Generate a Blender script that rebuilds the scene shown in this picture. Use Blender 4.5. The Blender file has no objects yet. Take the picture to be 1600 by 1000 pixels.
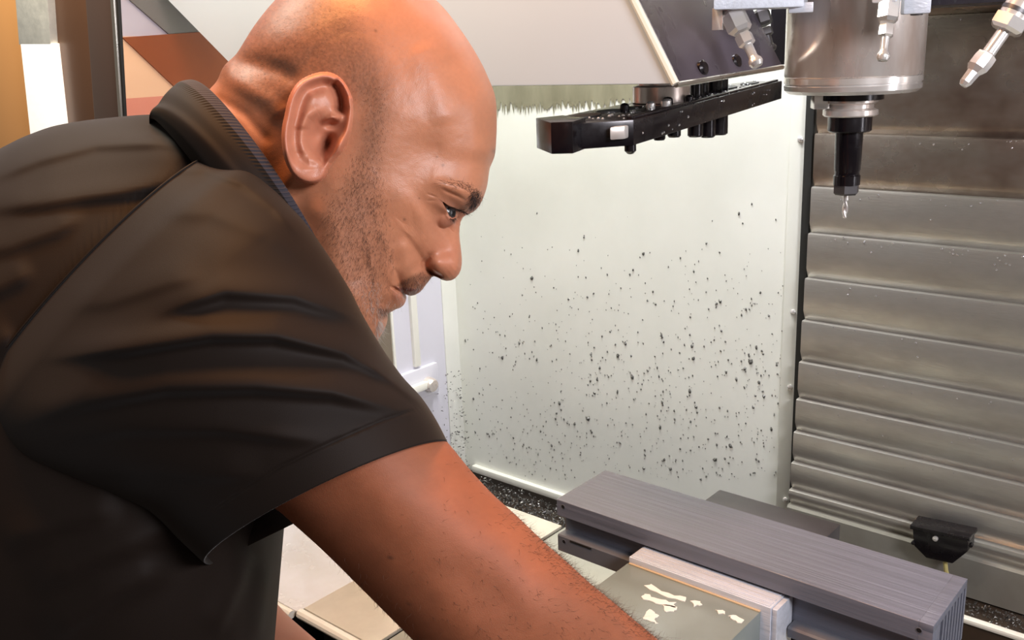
import bpy, bmesh, math, random
import numpy as np
from mathutils import Vector, Matrix

random.seed(7)
rng = np.random.default_rng(11)
SC = bpy.context.scene
COL = SC.collection

# ------------------------------------------------------------------ camera
F = 1500.0                      # focal length, in units of a 1600 wide frame
EYE = np.array([0.0, 0.0, 1.5])  # the camera stands at eye height by the machine
_L = np.array([-1800.0, 350.0, -F]); _R = np.array([1350.0, 480.0, -F])
AX = -_L / np.linalg.norm(_L)                       # machine X (along the way cover)
AY = _R - AX * np.dot(_R, AX); AY /= np.linalg.norm(AY)   # machine Y (to the back)
AZ = np.cross(AX, AY)
MC = np.array([AX, AY, AZ])                         # camera axes -> world axes
cam_d = bpy.data.cameras.new('camera'); cam = bpy.data.objects.new('camera', cam_d)
COL.objects.link(cam)
cam_d.sensor_width = 36.0; cam_d.lens = F / 1600 * 36.0
cam_d.clip_start = 0.02
m4 = Matrix.Identity(4)
for i in range(3):
    for j in range(3):
        m4[i][j] = MC[i][j]
    m4[i][3] = EYE[i]
cam.matrix_world = m4
SC.camera = cam

# ------------------------------------------------------------------ light, exposure
SC.view_settings.view_transform = 'Standard'
SC.view_settings.look = 'None'
SC.view_settings.gamma = 1.0
SC.view_settings.exposure = 0.0
SC.view_settings.use_curve_mapping = False

wd = bpy.data.worlds.new('workshop'); SC.world = wd; wd.use_nodes = True
bg = wd.node_tree.nodes['Background']
bg.inputs[0].default_value = (0.80, 0.70, 0.62, 1); bg.inputs[1].default_value = 0.26


def area(name, loc, target, size, power, color, size_y=None):
    l = bpy.data.lights.new(name, 'AREA'); l.energy = power; l.color = color
    l.size = size
    if size_y:
        l.shape = 'RECTANGLE'; l.size_y = size_y
    o = bpy.data.objects.new(name, l); COL.objects.link(o)
    o.location = Vector(loc) + Vector((0, 0, 1.5))
    d = Vector(target) - Vector(loc)
    o.rotation_euler = d.to_track_quat('-Z', 'Y').to_euler()
    return o


# the machine's white work light at the right; two unseen lights added to wash the back wall
area('work_light', (0.75, 0.25, 0.40), (-0.75, 1.2, -0.35), 0.45, 21.0, (0.97, 0.95, 1.0), 0.3)
area('work_light_rear', (-0.78, 1.24, 0.70), (-0.73, 1.44, -0.5), 0.4, 15.0, (0.93, 0.91, 1.0), 0.15)
area('work_light_rear', (-1.22, 1.24, 0.70), (-1.12, 1.44, -0.5), 0.4, 14.0, (0.97, 1.0, 0.82), 0.15)
area('work_light_left', (-1.20, 0.40, 0.60), (-1.1, 1.2, 0.0), 0.30, 7.0, (1.0, 0.97, 0.82), 0.2)
area('work_light_side', (1.15, 1.18, 0.0), (-0.3, 1.15, -0.15), 0.14, 7.0, (0.97, 0.95, 1.0), 0.9)  # tall unseen light added to draw bright streaks on the spindle
# warm workshop light hanging over the man
area('workshop_lamp', (-0.80, 0.40, 1.10), (-0.52, 0.36, -0.1), 0.4, 11.5, (1.0, 0.45, 0.15), 0.4).data.spread = math.radians(120)

# ------------------------------------------------------------------ helpers


def ray(px, py):
    return MC @ (np.array([px - 800.0, 500.0 - py, -F]) / F)


def W(px, py, dep):
    """pixel columns and depth along the view axis to world points (arrays)"""
    px = np.asarray(px, float); py = np.asarray(py, float); dep = np.asarray(dep, float)
    px, py, dep = np.broadcast_arrays(px, py, dep)
    c = np.stack([(px - 800) / F * dep, (500 - py) / F * dep, -dep], -1)
    return c @ MC.T + EYE


def on(px, py, axis, val):
    """the point of a machine plane (axis 0 x, 1 y, 2 z; relative to the eye) seen at a pixel; eye-relative"""
    v = ray(px, py)
    return v * (val / v[axis])


def lin(*rgb):
    return tuple(((c / 255) / 12.92 if c / 255 <= 0.04045 else ((c / 255 + 0.055) / 1.055) ** 2.4) for c in rgb)


ORG = {}


def link(o, parent=None):
    COL.objects.link(o)
    if parent is not None:
        o.parent = parent
    return o


def finish(o, label=None, cat=None, group=None, kind=None):
    if label: o['label'] = label
    if cat: o['category'] = cat
    if group: o['group'] = group
    if kind: o['kind'] = kind
    return o


def empty(name, loc, label=None, cat=None, group=None, kind=None):
    """an Empty at a thing's base (eye-relative location)"""
    o = bpy.data.objects.new(name, None); COL.objects.link(o)
    o.empty_display_size = 0.03
    w = np.array(loc, float) + EYE
    o.location = w
    ORG[o.name] = w
    return finish(o, label, cat, group, kind)


def obj(name, verts, faces, mat, parent=None, smooth=False, angle=None, absolute=False, cols=None, **kw):
    """verts eye-relative (or world when absolute) -> one mesh object"""
    v = np.asarray(verts, float).reshape(-1, 3)
    if not absolute:
        v = v + EYE
    if parent is not None:
        base = ORG.get(parent.name, np.zeros(3))
    else:
        base = np.array([(v[:, 0].min() + v[:, 0].max()) / 2, (v[:, 1].min() + v[:, 1].max()) / 2, v[:, 2].min()])
    me = bpy.data.meshes.new(name)
    lv = v - base
    if isinstance(faces, np.ndarray):
        n = len(faces); k = faces.shape[1]
        me.vertices.add(len(lv)); me.vertices.foreach_set('co', lv.astype(np.float32).ravel())
        me.loops.add(n * k); me.loops.foreach_set('vertex_index', faces.astype(np.int32).ravel())
        me.polygons.add(n); me.polygons.foreach_set('loop_start', np.arange(0, n * k, k, dtype=np.int32))
        me.polygons.foreach_set('loop_total', np.full(n, k, dtype=np.int32))
        me.update(calc_edges=True); me.validate()
    else:
        me.from_pydata([tuple(p) for p in lv], [], [tuple(f) for f in faces]); me.update()
    if cols is not None:
        ca = me.color_attributes.new('tint', 'FLOAT_COLOR', 'POINT')
        c4 = np.ones((len(lv), 4), np.float32); c4[:, :cols.shape[1]] = cols
        ca.data.foreach_set('color', c4.ravel())
    if mat is not None:
        me.materials.append(mat)
    if smooth or angle:
        me.polygons.foreach_set('use_smooth', np.ones(len(me.polygons), bool))
        if angle:
            me.set_sharp_from_angle(angle=math.radians(angle))
    o = bpy.data.objects.new(name, me); link(o, parent)
    if parent is None:
        o.location = base; ORG[o.name] = base
    else:
        ORG[o.name] = base
    return finish(o, **kw)


class MB:
    """collects simple solids (eye-relative)"""

    def __init__(s):
        s.v = []; s.f = []

    def add(s, vs, fs):
        n = len(s.v)
        s.v += [tuple(map(float, p)) for p in vs]; s.f += [tuple(i + n for i in f) for f in fs]
        return s

    def box(s, lo, hi, bev=0.0, frame=None):
        bm = bmesh.new(); bmesh.ops.create_cube(bm, size=1.0)
        for v in bm.verts:
            v.co = Vector([(a + b) / 2 + c * (b - a) for a, b, c in zip(lo, hi, v.co)])
        if bev:
            bmesh.ops.bevel(bm, geom=list(bm.edges), offset=bev, segments=2, profile=0.6, affect='EDGES')
        if frame is not None:
            bm.transform(frame)
        bm.verts.index_update()
        s.add([v.co[:] for v in bm.verts], [[v.index for v in f.verts] for f in bm.faces]); bm.free()
        return s

    def prism(s, poly, a, b, plane='xy', bev=0.0):
        """polygon extruded between a and b on the third axis"""
        mk = {'xy': lambda p, t: (p[0], p[1], t), 'xz': lambda p, t: (p[0], t, p[1]), 'yz': lambda p, t: (t, p[0], p[1])}[plane]
        n = len(poly)
        bm = bmesh.new()
        va = [bm.verts.new(mk(p, a)) for p in poly]; vb = [bm.verts.new(mk(p, b)) for p in poly]
        bm.faces.new(va[::-1]); bm.faces.new(vb)
        for i in range(n):
            bm.faces.new((va[i], va[(i + 1) % n], vb[(i + 1) % n], vb[i]))
        bmesh.ops.recalc_face_normals(bm, faces=bm.faces)
        if bev:
            bmesh.ops.bevel(bm, geom=list(bm.edges), offset=bev, segments=2, profile=0.6, affect='EDGES')
        bm.verts.index_update()
        s.add([v.co[:] for v in bm.verts], [[v.index for v in f.verts] for f in bm.faces]); bm.free()
        return s

    def lathe(s, base, axis, prof, n=32, cap=True):
        """profile [(radius, distance along axis)]"""
        ax = Vector(axis).normalized(); e1 = ax.orthogonal().normalized(); e2 = ax.cross(e1)
        b = Vector(base); vs = []; fs = []
        for r, t in prof:
            for i in range(n):
                a = 2 * math.pi * i / n
                vs.append(b + ax * t + (e1 * math.cos(a) + e2 * math.sin(a)) * r)
        for k in range(len(prof) - 1):
            for i in range(n):
                j = (i + 1) % n
                fs.append((k * n + i, k * n + j, (k + 1) * n + j, (k + 1) * n + i))
        if cap:
            fs.append(tuple(range(n))[::-1]); fs.append(tuple((len(prof) - 1) * n + i for i in range(n)))
        return s.add(vs, fs)

    def tube(s, pts, r, n=10):
        pts = [Vector(p) for p in pts]; vs = []; fs = []
        rr = r if isinstance(r, (list, tuple)) else [r] * len(pts)
        t0 = (pts[1] - pts[0]).normalized(); e = t0.orthogonal().normalized()
        for k, p in enumerate(pts):
            t = (pts[min(k + 1, len(pts) - 1)] - pts[max(k - 1, 0)]).normalized()
            e = (e - t * e.dot(t)).normalized(); g = t.cross(e)
            for i in range(n):
                a = 2 * math.pi * i / n
                vs.append(p + (e * math.cos(a) + g * math.sin(a)) * rr[k])
        for k in range(len(pts) - 1):
            for i in range(n):
                j = (i + 1) % n
                fs.append((k * n + i, k * n + j, (k + 1) * n + j, (k + 1) * n + i))
        fs.append(tuple(range(n))[::-1]); fs.append(tuple((len(pts) - 1) * n + i for i in range(n)))
        return s.add(vs, fs)

    def build(s, name, mat, parent=None, angle=35, **kw):
        return obj(name, np.array(s.v), s.f, mat, parent, angle=angle, **kw)


# ------------------------------------------------------------------ materials
def material(name, base, rough=0.5, metal=0.0, var=None, var_scale=8.0, stretch=(1, 1, 1), var_amt=0.5, bump=0.0,
             bump_scale=40.0, bump_stretch=None, rough_var=0.0, spec=None, coat=0.0, detail=4.0, emit=None, sheen=0.0):
    m = bpy.data.materials.new(name); m.use_nodes = True
    nt = m.node_tree; N = nt.nodes; P = N['Principled BSDF']
    P.inputs['Base Color'].default_value = (*base, 1); P.inputs['Roughness'].default_value = rough
    P.inputs['Metallic'].default_value = metal
    if spec is not None: P.inputs['Specular IOR Level'].default_value = spec
    if coat: P.inputs['Coat Weight'].default_value = coat
    if sheen: P.inputs['Sheen Weight'].default_value = sheen
    tc = N.new('ShaderNodeTexCoord')

    def mapped(st):
        mp = N.new('ShaderNodeMapping'); mp.inputs['Scale'].default_value = st
        nt.links.new(tc.outputs['Object'], mp.inputs['Vector']); return mp

    if var is not None or rough_var:
        mp = mapped(stretch); nz = N.new('ShaderNodeTexNoise'); nz.inputs['Scale'].default_value = var_scale
        nz.inputs['Detail'].default_value = detail; nz.inputs['Roughness'].default_value = 0.6
        nt.links.new(mp.outputs[0], nz.inputs['Vector'])
        rp = N.new('ShaderNodeMapRange'); rp.inputs[1].default_value = 0.35; rp.inputs[2].default_value = 0.68
        nt.links.new(nz.outputs[0], rp.inputs[0])
        if var is not None:
            mx = N.new('ShaderNodeMix'); mx.data_type = 'RGBA'
            mx.inputs[6].default_value = (*base, 1); mx.inputs[7].default_value = (*var, 1)
            ml = N.new('ShaderNodeMath'); ml.operation = 'MULTIPLY'; ml.inputs[1].default_value = var_amt
            nt.links.new(rp.outputs[0], ml.inputs[0]); nt.links.new(ml.outputs[0], mx.inputs[0])
            nt.links.new(mx.outputs[2], P.inputs['Base Color'])
        if rough_var:
            r2 = N.new('ShaderNodeMapRange'); r2.inputs[3].default_value = max(0.02, rough - rough_var); r2.inputs[4].default_value = rough + rough_var
            nt.links.new(rp.outputs[0], r2.inputs[0]); nt.links.new(r2.outputs[0], P.inputs['Roughness'])
    if bump:
        mp2 = mapped(bump_stretch or (1, 1, 1)); n2 = N.new('ShaderNodeTexNoise'); n2.inputs['Scale'].default_value = bump_scale
        n2.inputs['Detail'].default_value = 3
        nt.links.new(mp2.outputs[0], n2.inputs['Vector'])
        bp = N.new('ShaderNodeBump'); bp.inputs['Strength'].default_value = bump; bp.inputs['Distance'].default_value = 0.002
        nt.links.new(n2.outputs[0], bp.inputs['Height']); nt.links.new(bp.outputs[0], P.inputs['Normal'])
    if emit:
        P.inputs['Emission Color'].default_value = (*emit[0], 1); P.inputs['Emission Strength'].default_value = emit[1]
    return m


M = {}
M['white_paint'] = material('white_paint', lin(226, 226, 218), 0.42, var=lin(205, 206, 196), var_scale=5, var_amt=0.35, spec=0.3)
M['cover_paint'] = material('cover_paint', lin(206, 214, 222), 0.45, var=lin(198, 205, 211), var_scale=4, var_amt=0.3, spec=0.3)
M['lavender_paint'] = material('lavender_paint', lin(205, 203, 212), 0.45, var=lin(190, 188, 198), var_scale=6, var_amt=0.3)
M['dark_paint'] = material('dark_paint', lin(48, 45, 50), 0.30, var=lin(78, 73, 84), var_scale=9, stretch=(1, 1, 0.35), var_amt=0.8, rough_var=0.12)
M['steel'] = material('steel', lin(202, 199, 193), 0.38, 0.75, var=lin(150, 142, 134), var_scale=6, stretch=(0.8, 1, 2), var_amt=0.7, rough_var=0.10, bump=0.12, bump_scale=30, bump_stretch=(2, 2, 14))
M['steel_stain'] = material('steel_stain', lin(190, 180, 168), 0.32, 0.75, var=lin(98, 72, 58), var_scale=4, stretch=(1.4, 1, 2), var_amt=0.95, rough_var=0.14, bump=0.12, bump_scale=20, bump_stretch=(2, 2, 8))  # brown-mottled steel for the upper slats
M['lip_steel'] = material('lip_steel', lin(205, 202, 192), 0.34, 1.0, var=lin(165, 160, 150), var_scale=12, var_amt=0.5, rough_var=0.1)
M['chrome'] = material('chrome', lin(240, 236, 232), 0.26, 0.55, var=lin(150, 116, 92), var_scale=16, stretch=(1, 1, 0.3), var_amt=0.62, rough_var=0.08)
M['bright_steel'] = material('bright_steel', lin(236, 233, 230), 0.22, 0.7, bump=0.1, bump_scale=60)
M['black_oxide'] = material('black_oxide', lin(26, 22, 26), 0.22, 0.35, rough_var=0.1, var_scale=30)
M['black_plastic'] = material('black_plastic', lin(20, 17, 20), 0.28, rough_var=0.08, var_scale=30)
M['rubber'] = material('rubber', lin(30, 30, 28), 0.6)
M['alu_bar'] = material('alu_bar', lin(206, 211, 222), 0.36, 0.15, var=lin(184, 188, 196), var_scale=16, stretch=(1, 10, 10), var_amt=0.7, bump=0.2, bump_scale=30, bump_stretch=(1, 16, 16))
M['grey_block'] = material('grey_block', lin(97, 100, 111), 0.42, 0.05, var=lin(120, 123, 138), var_scale=9, stretch=(0.6, 26, 14), var_amt=0.55, bump=0.5, bump_scale=10, bump_stretch=(0.5, 26, 8), rough_var=0.06)
M['grey_face'] = material('grey_face', lin(98, 99, 106), 0.42, 0.05, var=lin(84, 85, 92), var_scale=18, var_amt=0.5)
M['vise_steel'] = material('vise_steel', lin(96, 94, 96), 0.4, 0.7, var=lin(76, 74, 76), var_scale=16, var_amt=0.5)
M['dark'] = material('dark', lin(12, 11, 13), 0.6)
M['table'] = material('table', lin(176, 176, 164), 0.38, 0.3, var=lin(150, 150, 138), var_scale=10, var_amt=0.6, rough_var=0.1)
M['wet_plate'] = material('wet_plate', lin(216, 216, 220), 0.22, 0.2, var=lin(196, 194, 190), var_scale=11, var_amt=0.6, bump=0.35, bump_scale=16, rough_var=0.1)
M['beige_plate'] = material('beige_plate', lin(206, 198, 182), 0.35, 0.1, var=lin(172, 164, 148), var_scale=9, var_amt=0.6)
M['edge_white'] = material('edge_white', lin(226, 224, 214), 0.3)
M['swarf'] = material('swarf', lin(70, 68, 66), 0.35, 0.7, var=lin(150, 148, 144), var_scale=180, var_amt=0.8)
M['chip'] = material('chip', lin(78, 77, 72), 0.4, 0.3, var=lin(110, 108, 104), var_scale=120, var_amt=0.8)
M['oily_floor'] = material('oily_floor', lin(66, 54, 44), 0.45, 0.0, var=lin(44, 35, 29), var_scale=14, var_amt=0.8, rough_var=0.1)
M['tan_panel'] = material('tan_panel', lin(240, 178, 112), 0.5, var=lin(230, 164, 98), var_scale=3, var_amt=0.4)
M['brown_panel'] = material('brown_panel', lin(112, 80, 58), 0.35, 0.2, var=lin(92, 64, 46), var_scale=3, var_amt=0.5)
M['frame_brown'] = material('frame_brown', lin(96, 78, 70), 0.3, 0.3)
M['orange_panel'] = material('orange_panel', lin(206, 134, 92), 0.45, var=lin(190, 116, 76), var_scale=3, var_amt=0.4)
M['lamp'] = material('lamp', lin(235, 235, 225), 0.3, bump=0.4, bump_scale=60, emit=((1.0, 0.98, 0.92), 0.72))  # bright strip of the door, its brightness put in as emission
M['lamp_frosted'] = material('lamp_frosted', lin(206, 206, 196), 0.25, var=lin(176, 176, 166), var_scale=40, var_amt=0.8, bump=0.5, bump_scale=50, emit=((1.0, 0.98, 0.9), 0.12))
M['glass_plate'] = material('glass_plate', lin(128, 136, 132), 0.22, 0.0, var=lin(116, 124, 120), var_scale=10, var_amt=0.5, rough_var=0.05)
M['scratch'] = material('scratch', lin(226, 226, 220), 0.5, 0.0, bump=0.3, bump_scale=60)
M['cable'] = material('cable', lin(196, 182, 120), 0.4)
M['sealant'] = material('sealant', lin(186, 164, 132), 0.5)
M['dull_strip'] = material('dull_strip', lin(150, 147, 138), 0.45, 0.3, var=lin(122, 116, 106), var_scale=9, var_amt=0.6)
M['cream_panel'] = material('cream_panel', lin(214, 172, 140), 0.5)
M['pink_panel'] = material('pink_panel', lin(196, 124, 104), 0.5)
M['rust_panel'] = material('rust_panel', lin(128, 62, 22), 0.5, var=lin(116, 54, 18), var_scale=3, var_amt=0.5)  # lower wall colour darkened for the cover's shadow
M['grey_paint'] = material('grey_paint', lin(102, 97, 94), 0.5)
M['shade_lavender'] = material('shade_lavender', lin(172, 164, 176), 0.5)
M['droplet'] = material('droplet', lin(225, 225, 230), 0.08, 0.9)
M['red'] = material('red', lin(178, 52, 36), 0.4)
M['window_film'] = material('window_film', lin(124, 112, 98), 0.15, 0.3)

# ------------------------------------------------------------------ enclosure (structure)
YW = 1.50                       # back wall
XL = -1.475                     # left wall
ZB = -0.955                     # foot of the back wall
# back wall: a white sheet-metal panel left of the way cover
bw = empty('wall_back', (-1.06, YW, ZB), kind='structure')
MB().box((XL - 0.02, YW, ZB), (-0.676, YW + 0.02, 0.62)).build('sheet_panel', M['white_paint'], bw)
MB().box((XL + 0.03, YW - 0.012, ZB + 0.004), (-0.70, YW + 0.001, ZB + 0.02), 0.003).build('bottom_flange', M['edge_white'], bw)
MB().box((-0.690, YW - 0.004, ZB + 0.13), (-0.662, YW + 0.002, 0.62), 0.001).build('edge_strip', M['white_paint'], bw)
MB().box((-0.662, YW - 0.012, -0.86), (-0.648, YW + 0.01, 0.62), 0.002).build('rubber_seal', M['rubber'], bw)
MB().box((-0.649, YW - 0.006, -0.86), (-0.6435, YW + 0.01, 0.62), 0.0015).build('seal_channel', M['lip_steel'], bw)
mbs = []
for zz in (-0.16, -0.45, -0.585, -0.80):
    MB().lathe((-0.672, YW - 0.004, zz), (0, -1, 0), [(0.005, 0), (0.0048, 0.002), (0.003, 0.0035), (0.0004, 0.004)], 12).build('screw', M['bright_steel'], bw)
MB().box((-2.2, YW, ZB), (XL - 0.02, YW + 0.02, 0.62)).build('corner_panel', M['white_paint'], bw)
# dark jagged-edged strip under the tool changer cover
# (irregular thin strip standing on the sheet)
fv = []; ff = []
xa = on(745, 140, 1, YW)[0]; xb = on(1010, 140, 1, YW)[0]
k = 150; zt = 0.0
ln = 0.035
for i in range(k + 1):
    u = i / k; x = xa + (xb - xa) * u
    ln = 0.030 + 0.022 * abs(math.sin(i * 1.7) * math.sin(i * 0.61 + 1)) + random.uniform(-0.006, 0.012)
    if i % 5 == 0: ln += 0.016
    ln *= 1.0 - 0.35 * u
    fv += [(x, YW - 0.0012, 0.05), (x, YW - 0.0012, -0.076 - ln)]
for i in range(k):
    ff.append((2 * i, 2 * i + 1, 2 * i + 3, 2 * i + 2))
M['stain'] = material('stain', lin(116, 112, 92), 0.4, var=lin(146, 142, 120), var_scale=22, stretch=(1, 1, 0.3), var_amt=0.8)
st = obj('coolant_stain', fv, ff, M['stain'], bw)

# left wall with its lower coloured sheet, window frame and latch
lw = empty('wall_left', (XL, 0.6, ZB), kind='structure')
def wall_sheet(name, pts, mat, t=0.0):
    """sheet on the left wall through points given as (sheet column, row)"""
    q = [on(*p, 0, XL) for p in pts]
    return MB().prism([(v[1], v[2]) for v in q], XL - 0.02, XL + t, 'yz').build(name, mat, lw)


MB().box((XL - 0.02, 0.655, 0.042), (XL - 0.001, YW, 0.7)).build('upper_sheet', M['shade_lavender'], lw)
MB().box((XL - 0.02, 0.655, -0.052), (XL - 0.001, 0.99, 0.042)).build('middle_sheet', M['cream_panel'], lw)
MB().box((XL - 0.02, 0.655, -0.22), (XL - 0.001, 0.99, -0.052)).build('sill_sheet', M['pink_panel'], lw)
wall_sheet('slanting_sheet', [(150, -45), (262, 53), (420, 42), (420, -45)], M['grey_paint'], 0.003)  # cover's shadow on the upper wall, built as a darker sheet
wall_sheet('rust_sheet', [(190, 58.5), (262, 53.5), (420, 42.5), (420, 200), (330, 200), (274, 138)], M['rust_panel'], 0.003)  # the same shadow carried on below, put into the sheet colour
MB().box((XL - 0.02, 0.99, ZB), (XL, 1.30, 0.0)).build('window_sheet', M['window_film'], lw)
MB().box((XL - 0.02, 1.30, ZB), (XL, 1.454, 0.0)).build('side_sheet', M['lavender_paint'], lw)
MB().box((XL - 0.02, 1.4545, ZB), (XL + 0.0015, YW, 0.0), 0.0008).build('corner_strip', M['white_paint'], lw)
MB().box((XL - 0.02, 0.655, ZB), (XL - 0.001, 0.99, -0.22)).build('lower_sheet', M['lavender_paint'], lw)

# machine floor: oily pan below the way cover and the chip channel in front of the white panel
rf = empty('floor', (0, 0, -1.52), kind='structure')
MB().box((-4, -4, -1.54), (4, 4, -1.5)).build('concrete', material('concrete', lin(70, 62, 56), 0.7, var=lin(56, 50, 46), var_scale=3, var_amt=0.6), rf)
fl = empty('floor', (-0.6, 1.2, -1.0), kind='structure')
MB().box((-2.2, -0.3, -1.02), (0.9, YW + 0.02, -0.985)).build('chip_channel', M['oily_floor'], fl)
MB().box((-0.60, 1.33, -0.985), (0.9, YW - 0.002, -0.85)).build('coolant_pan', M['oily_floor'], fl)
MB().box((-0.62, 1.304, -0.985), (0.9, 1.309, -0.806)).build('pan_wall', M['oily_floor'], fl)
MB().box((-0.62, 1.300, -0.808), (0.9, 1.312, -0.80), 0.003).build('pan_edge', M['edge_white'], fl)
MB().box((-0.62, 1.20, -0.985), (0.9, 1.29, -0.88)).build('pan_ledge', M['oily_floor'], fl)

# ------------------------------------------------------------------ way cover: overlapping steel slats
wc = empty('way_cover', (-0.3, YW, -0.85), 'stainless steel way cover of overlapping horizontal slats, stained brown near the top', 'way cover')
zs = [0.30, 0.16, 0.022, -0.148, -0.232, -0.307, -0.381, -0.452, -0.523, -0.588, -0.646, -0.701, -0.750, -0.777]
x0, x1 = -0.6425, 0.55
for i in range(len(zs) - 1):
    yf = YW - 0.004 - 0.0045 * i
    zt, zb = zs[i], zs[i + 1]
    # face, folded top ledge and a turned-in foot
    prof = [(YW + 0.02, zt - 0.001), (yf + 0.0035, zt - 0.001), (yf + 0.001, zt - 0.002), (yf, zt - 0.006), (yf, zb + 0.016), (yf + 0.006, zb + 0.003), (yf + 0.010, zb - 0.004), (YW + 0.02, zb - 0.004)]
    m = MB().prism(prof, x0, x1, 'yz')
    m.build('slat', M['steel_stain'] if i < 4 else M['steel'], wc)
yf = YW - 0.004 - 0.0045 * (len(zs) - 1)
MB().prism([(YW + 0.02, -0.778), (yf + 0.003, -0.778), (yf, -0.782), (yf, -0.846), (YW + 0.02, -0.85)], x0, x1, 'yz').build('base_strip', M['dull_strip'], wc)
# dried drops along the ledges
dv = MB()
for _ in range(150):
    i = random.choice([3, 4, 5, 5, 5, 6, 7, 8, 9, 10, 2]); x = random.uniform(x0 + 0.02, -0.2)
    z = zs[i] - abs(random.gauss(0, 0.012)) - 0.002
    yy = YW - 0.004 - 0.0045 * i
    r = random.uniform(0.0007, 0.0018)
    dv.lathe((x, yy + 0.0003, z), (0, -1, 0), [(r, 0), (r * 0.8, r * 0.5), (r * 0.3, r * 0.8)], 6)
dv.build('coolant_drops', M['droplet'], wc, kind='stuff')
# black coolant guard bolted to the foot of the way cover
cg = empty('sensor_box', (-0.41, 1.43, -0.835), 'small black box with chamfered foot bolted low on the way cover', 'box')
YB = 1.40
P = lambda px, py: tuple(on(px, py, 1, YB)[[0, 2]])
poly = [P(1425, 822), P(1512, 842), P(1512, 862), P(1488, 881), P(1447, 872), P(1428, 853)]
MB().prism(poly[::-1], YB, YB + 0.035, 'xz', 0.002).build('housing', M['black_plastic'], cg)
MB().prism([P(1423, 819), P(1516, 839), P(1516, 845), P(1423, 825)][::-1], YB - 0.004, YB + 0.036, 'xz', 0.001).build('lid', M['black_plastic'], cg)
c = on(1462, 841, 1, YB - 0.001); MB().lathe(c, (0, -1, 0), [(0.0042, 0), (0.004, 0.003), (0.002, 0.0042), (0.0003, 0.0044)], 12).build('screw', M['bright_steel'], cg)
for p in ((1427, 848), (1517, 852)):
    c = on(*p, 1, YB); MB().lathe(c, (0, -1, 0), [(0.003, -0.004), (0.003, 0.002), (0.001, 0.003)], 10).build('screw', M['black_plastic'], cg)
c = on(1477, 880, 1, YB + 0.012); MB().tube([c + np.array([0, 0, 0.008]), c, c + np.array([0.002, 0.0, -0.012]), c + np.array([0.004, 0.01, -0.03])], 0.0034, 8).build('cable', M['cable'], cg)


def heap(n, samp, rmin, rmax, flat=0.5):
    """n irregular little flakes"""
    vs = np.zeros((n * 5, 3)); fs = []
    tmpl = np.array([[1, 0, 0], [-0.3, 0.9, 0], [-0.6, -0.8, 0], [0.1, 0.0, 0.8], [0.0, 0.1, -0.6]])
    tf = [(0, 1, 3), (1, 2, 3), (2, 0, 3), (1, 0, 4), (2, 1, 4), (0, 2, 4)]
    for i in range(n):
        p = samp(); r = random.uniform(rmin, rmax)
        a = Matrix.Rotation(random.uniform(0, 6.28), 3, 'Z') @ Matrix.Rotation(random.uniform(0, 3.1), 3, 'X') @ Matrix.Rotation(random.uniform(0, 6.28), 3, 'Z')
        t = (tmpl * np.array([1, random.uniform(0.35, 1), flat])) @ np.array(a).T * r
        vs[i * 5:i * 5 + 5] = t + p
        fs += [tuple(q + i * 5 for q in f) for f in tf]
    return vs, fs


# swarf along the foot of the white panel, in the channel and in the pan
def s_back():
    u = random.random(); w = abs(random.gauss(0, 0.4))
    return np.array([XL + 0.02 + u * 0.82, YW - 0.02 - min(w, 1.0) * 0.30, -0.978 + max(0.0, 0.030 * (1 - w)) * random.random()])


v1, f1 = heap(6000, s_back, 0.0015, 0.0055)
obj('metal_swarf', v1, f1, M['swarf'], fl, kind='stuff')


def s_front():
    return np.array([random.uniform(-1.45, -0.75), 0.735 - abs(random.gauss(0, 0.05)), -0.845 + random.uniform(-0.02, 0.01)])


v1, f1 = heap(2500, s_front, 0.0015, 0.0045)
MB().box((-1.46, 0.50, -0.985), (-0.7, 0.715, -0.852)).build('front_ledge', M['swarf'], fl)
obj('metal_swarf', v1, f1, M['swarf'], fl, kind='stuff')


def s_pan():
    return np.array([random.uniform(-0.50, 0.1), YW - 0.075 - abs(random.gauss(0, 0.022)), -0.847 + random.uniform(0, 0.006)])


v1, f1 = heap(1600, s_pan, 0.0008, 0.0034)
obj('metal_swarf', v1, f1, M['swarf'], fl, kind='stuff')


def s_corner():
    w = random.random()
    return np.array([XL + 0.004 + abs(random.gauss(0, 0.012)), YW - 0.006 - abs(random.gauss(0, 0.05)), -0.97 + 0.27 * w ** 2.2])


v1, f1 = heap(420, s_corner, 0.001, 0.0045)
obj('metal_swarf', v1, f1, M['swarf'], fl, kind='stuff')

# chips splashed on the white panel
big = [(1083, 33), (485, 170), (726, 181), (312, 273), (518, 343), (448, 350), (660, 517), (795, 485), (880, 521), (909, 527), (913, 572), (1147, 530), (1126, 586), (1104, 610), (1073, 650), (1036, 622), (730, 626), (632, 562), (535, 578), (530, 655), (684, 641), (785, 638), (202, 569), (330, 575), (797, 735), (789, 827), (923, 752), (415, 738), (404, 777), (400, 797), (345, 842), (302, 902), (154, 860), (804, 948), (828, 983), (993, 948), (1001, 893), (1051, 897), (1203, 834), (1175, 713), (1146, 948), (1108, 389), (1263, 566), (914, 248), (1013, 359), (95, 720), (545, 700), (470, 815), (640, 885), (520, 795), (536, 846), (565, 607), (555, 648), (630, 696), (762, 323), (677, 260), (900, 693), (1157, 660), (252, 583), (65, 507), (265, 515), (218, 940), (728, 980), (386, 895)]
vs = []; fs = []


def flake(x, z, r):
    n = random.choice([5, 6, 7]); b = len(vs); a0 = random.uniform(0, 6.28); el = random.uniform(0.5, 1.0)
    for k in range(n):
        a = a0 + 2 * math.pi * k / n; q = r * random.uniform(0.55, 1.15)
        vs.append((x + q * math.cos(a) * el, YW - 0.0003, z + q * math.sin(a)))
    vs.append((x + r * 0.1, YW - 0.0006 - r * 0.55, z + r * 0.15))
    for k in range(n):
        fs.append((b + k, b + (k + 1) % n, b + n))


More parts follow.
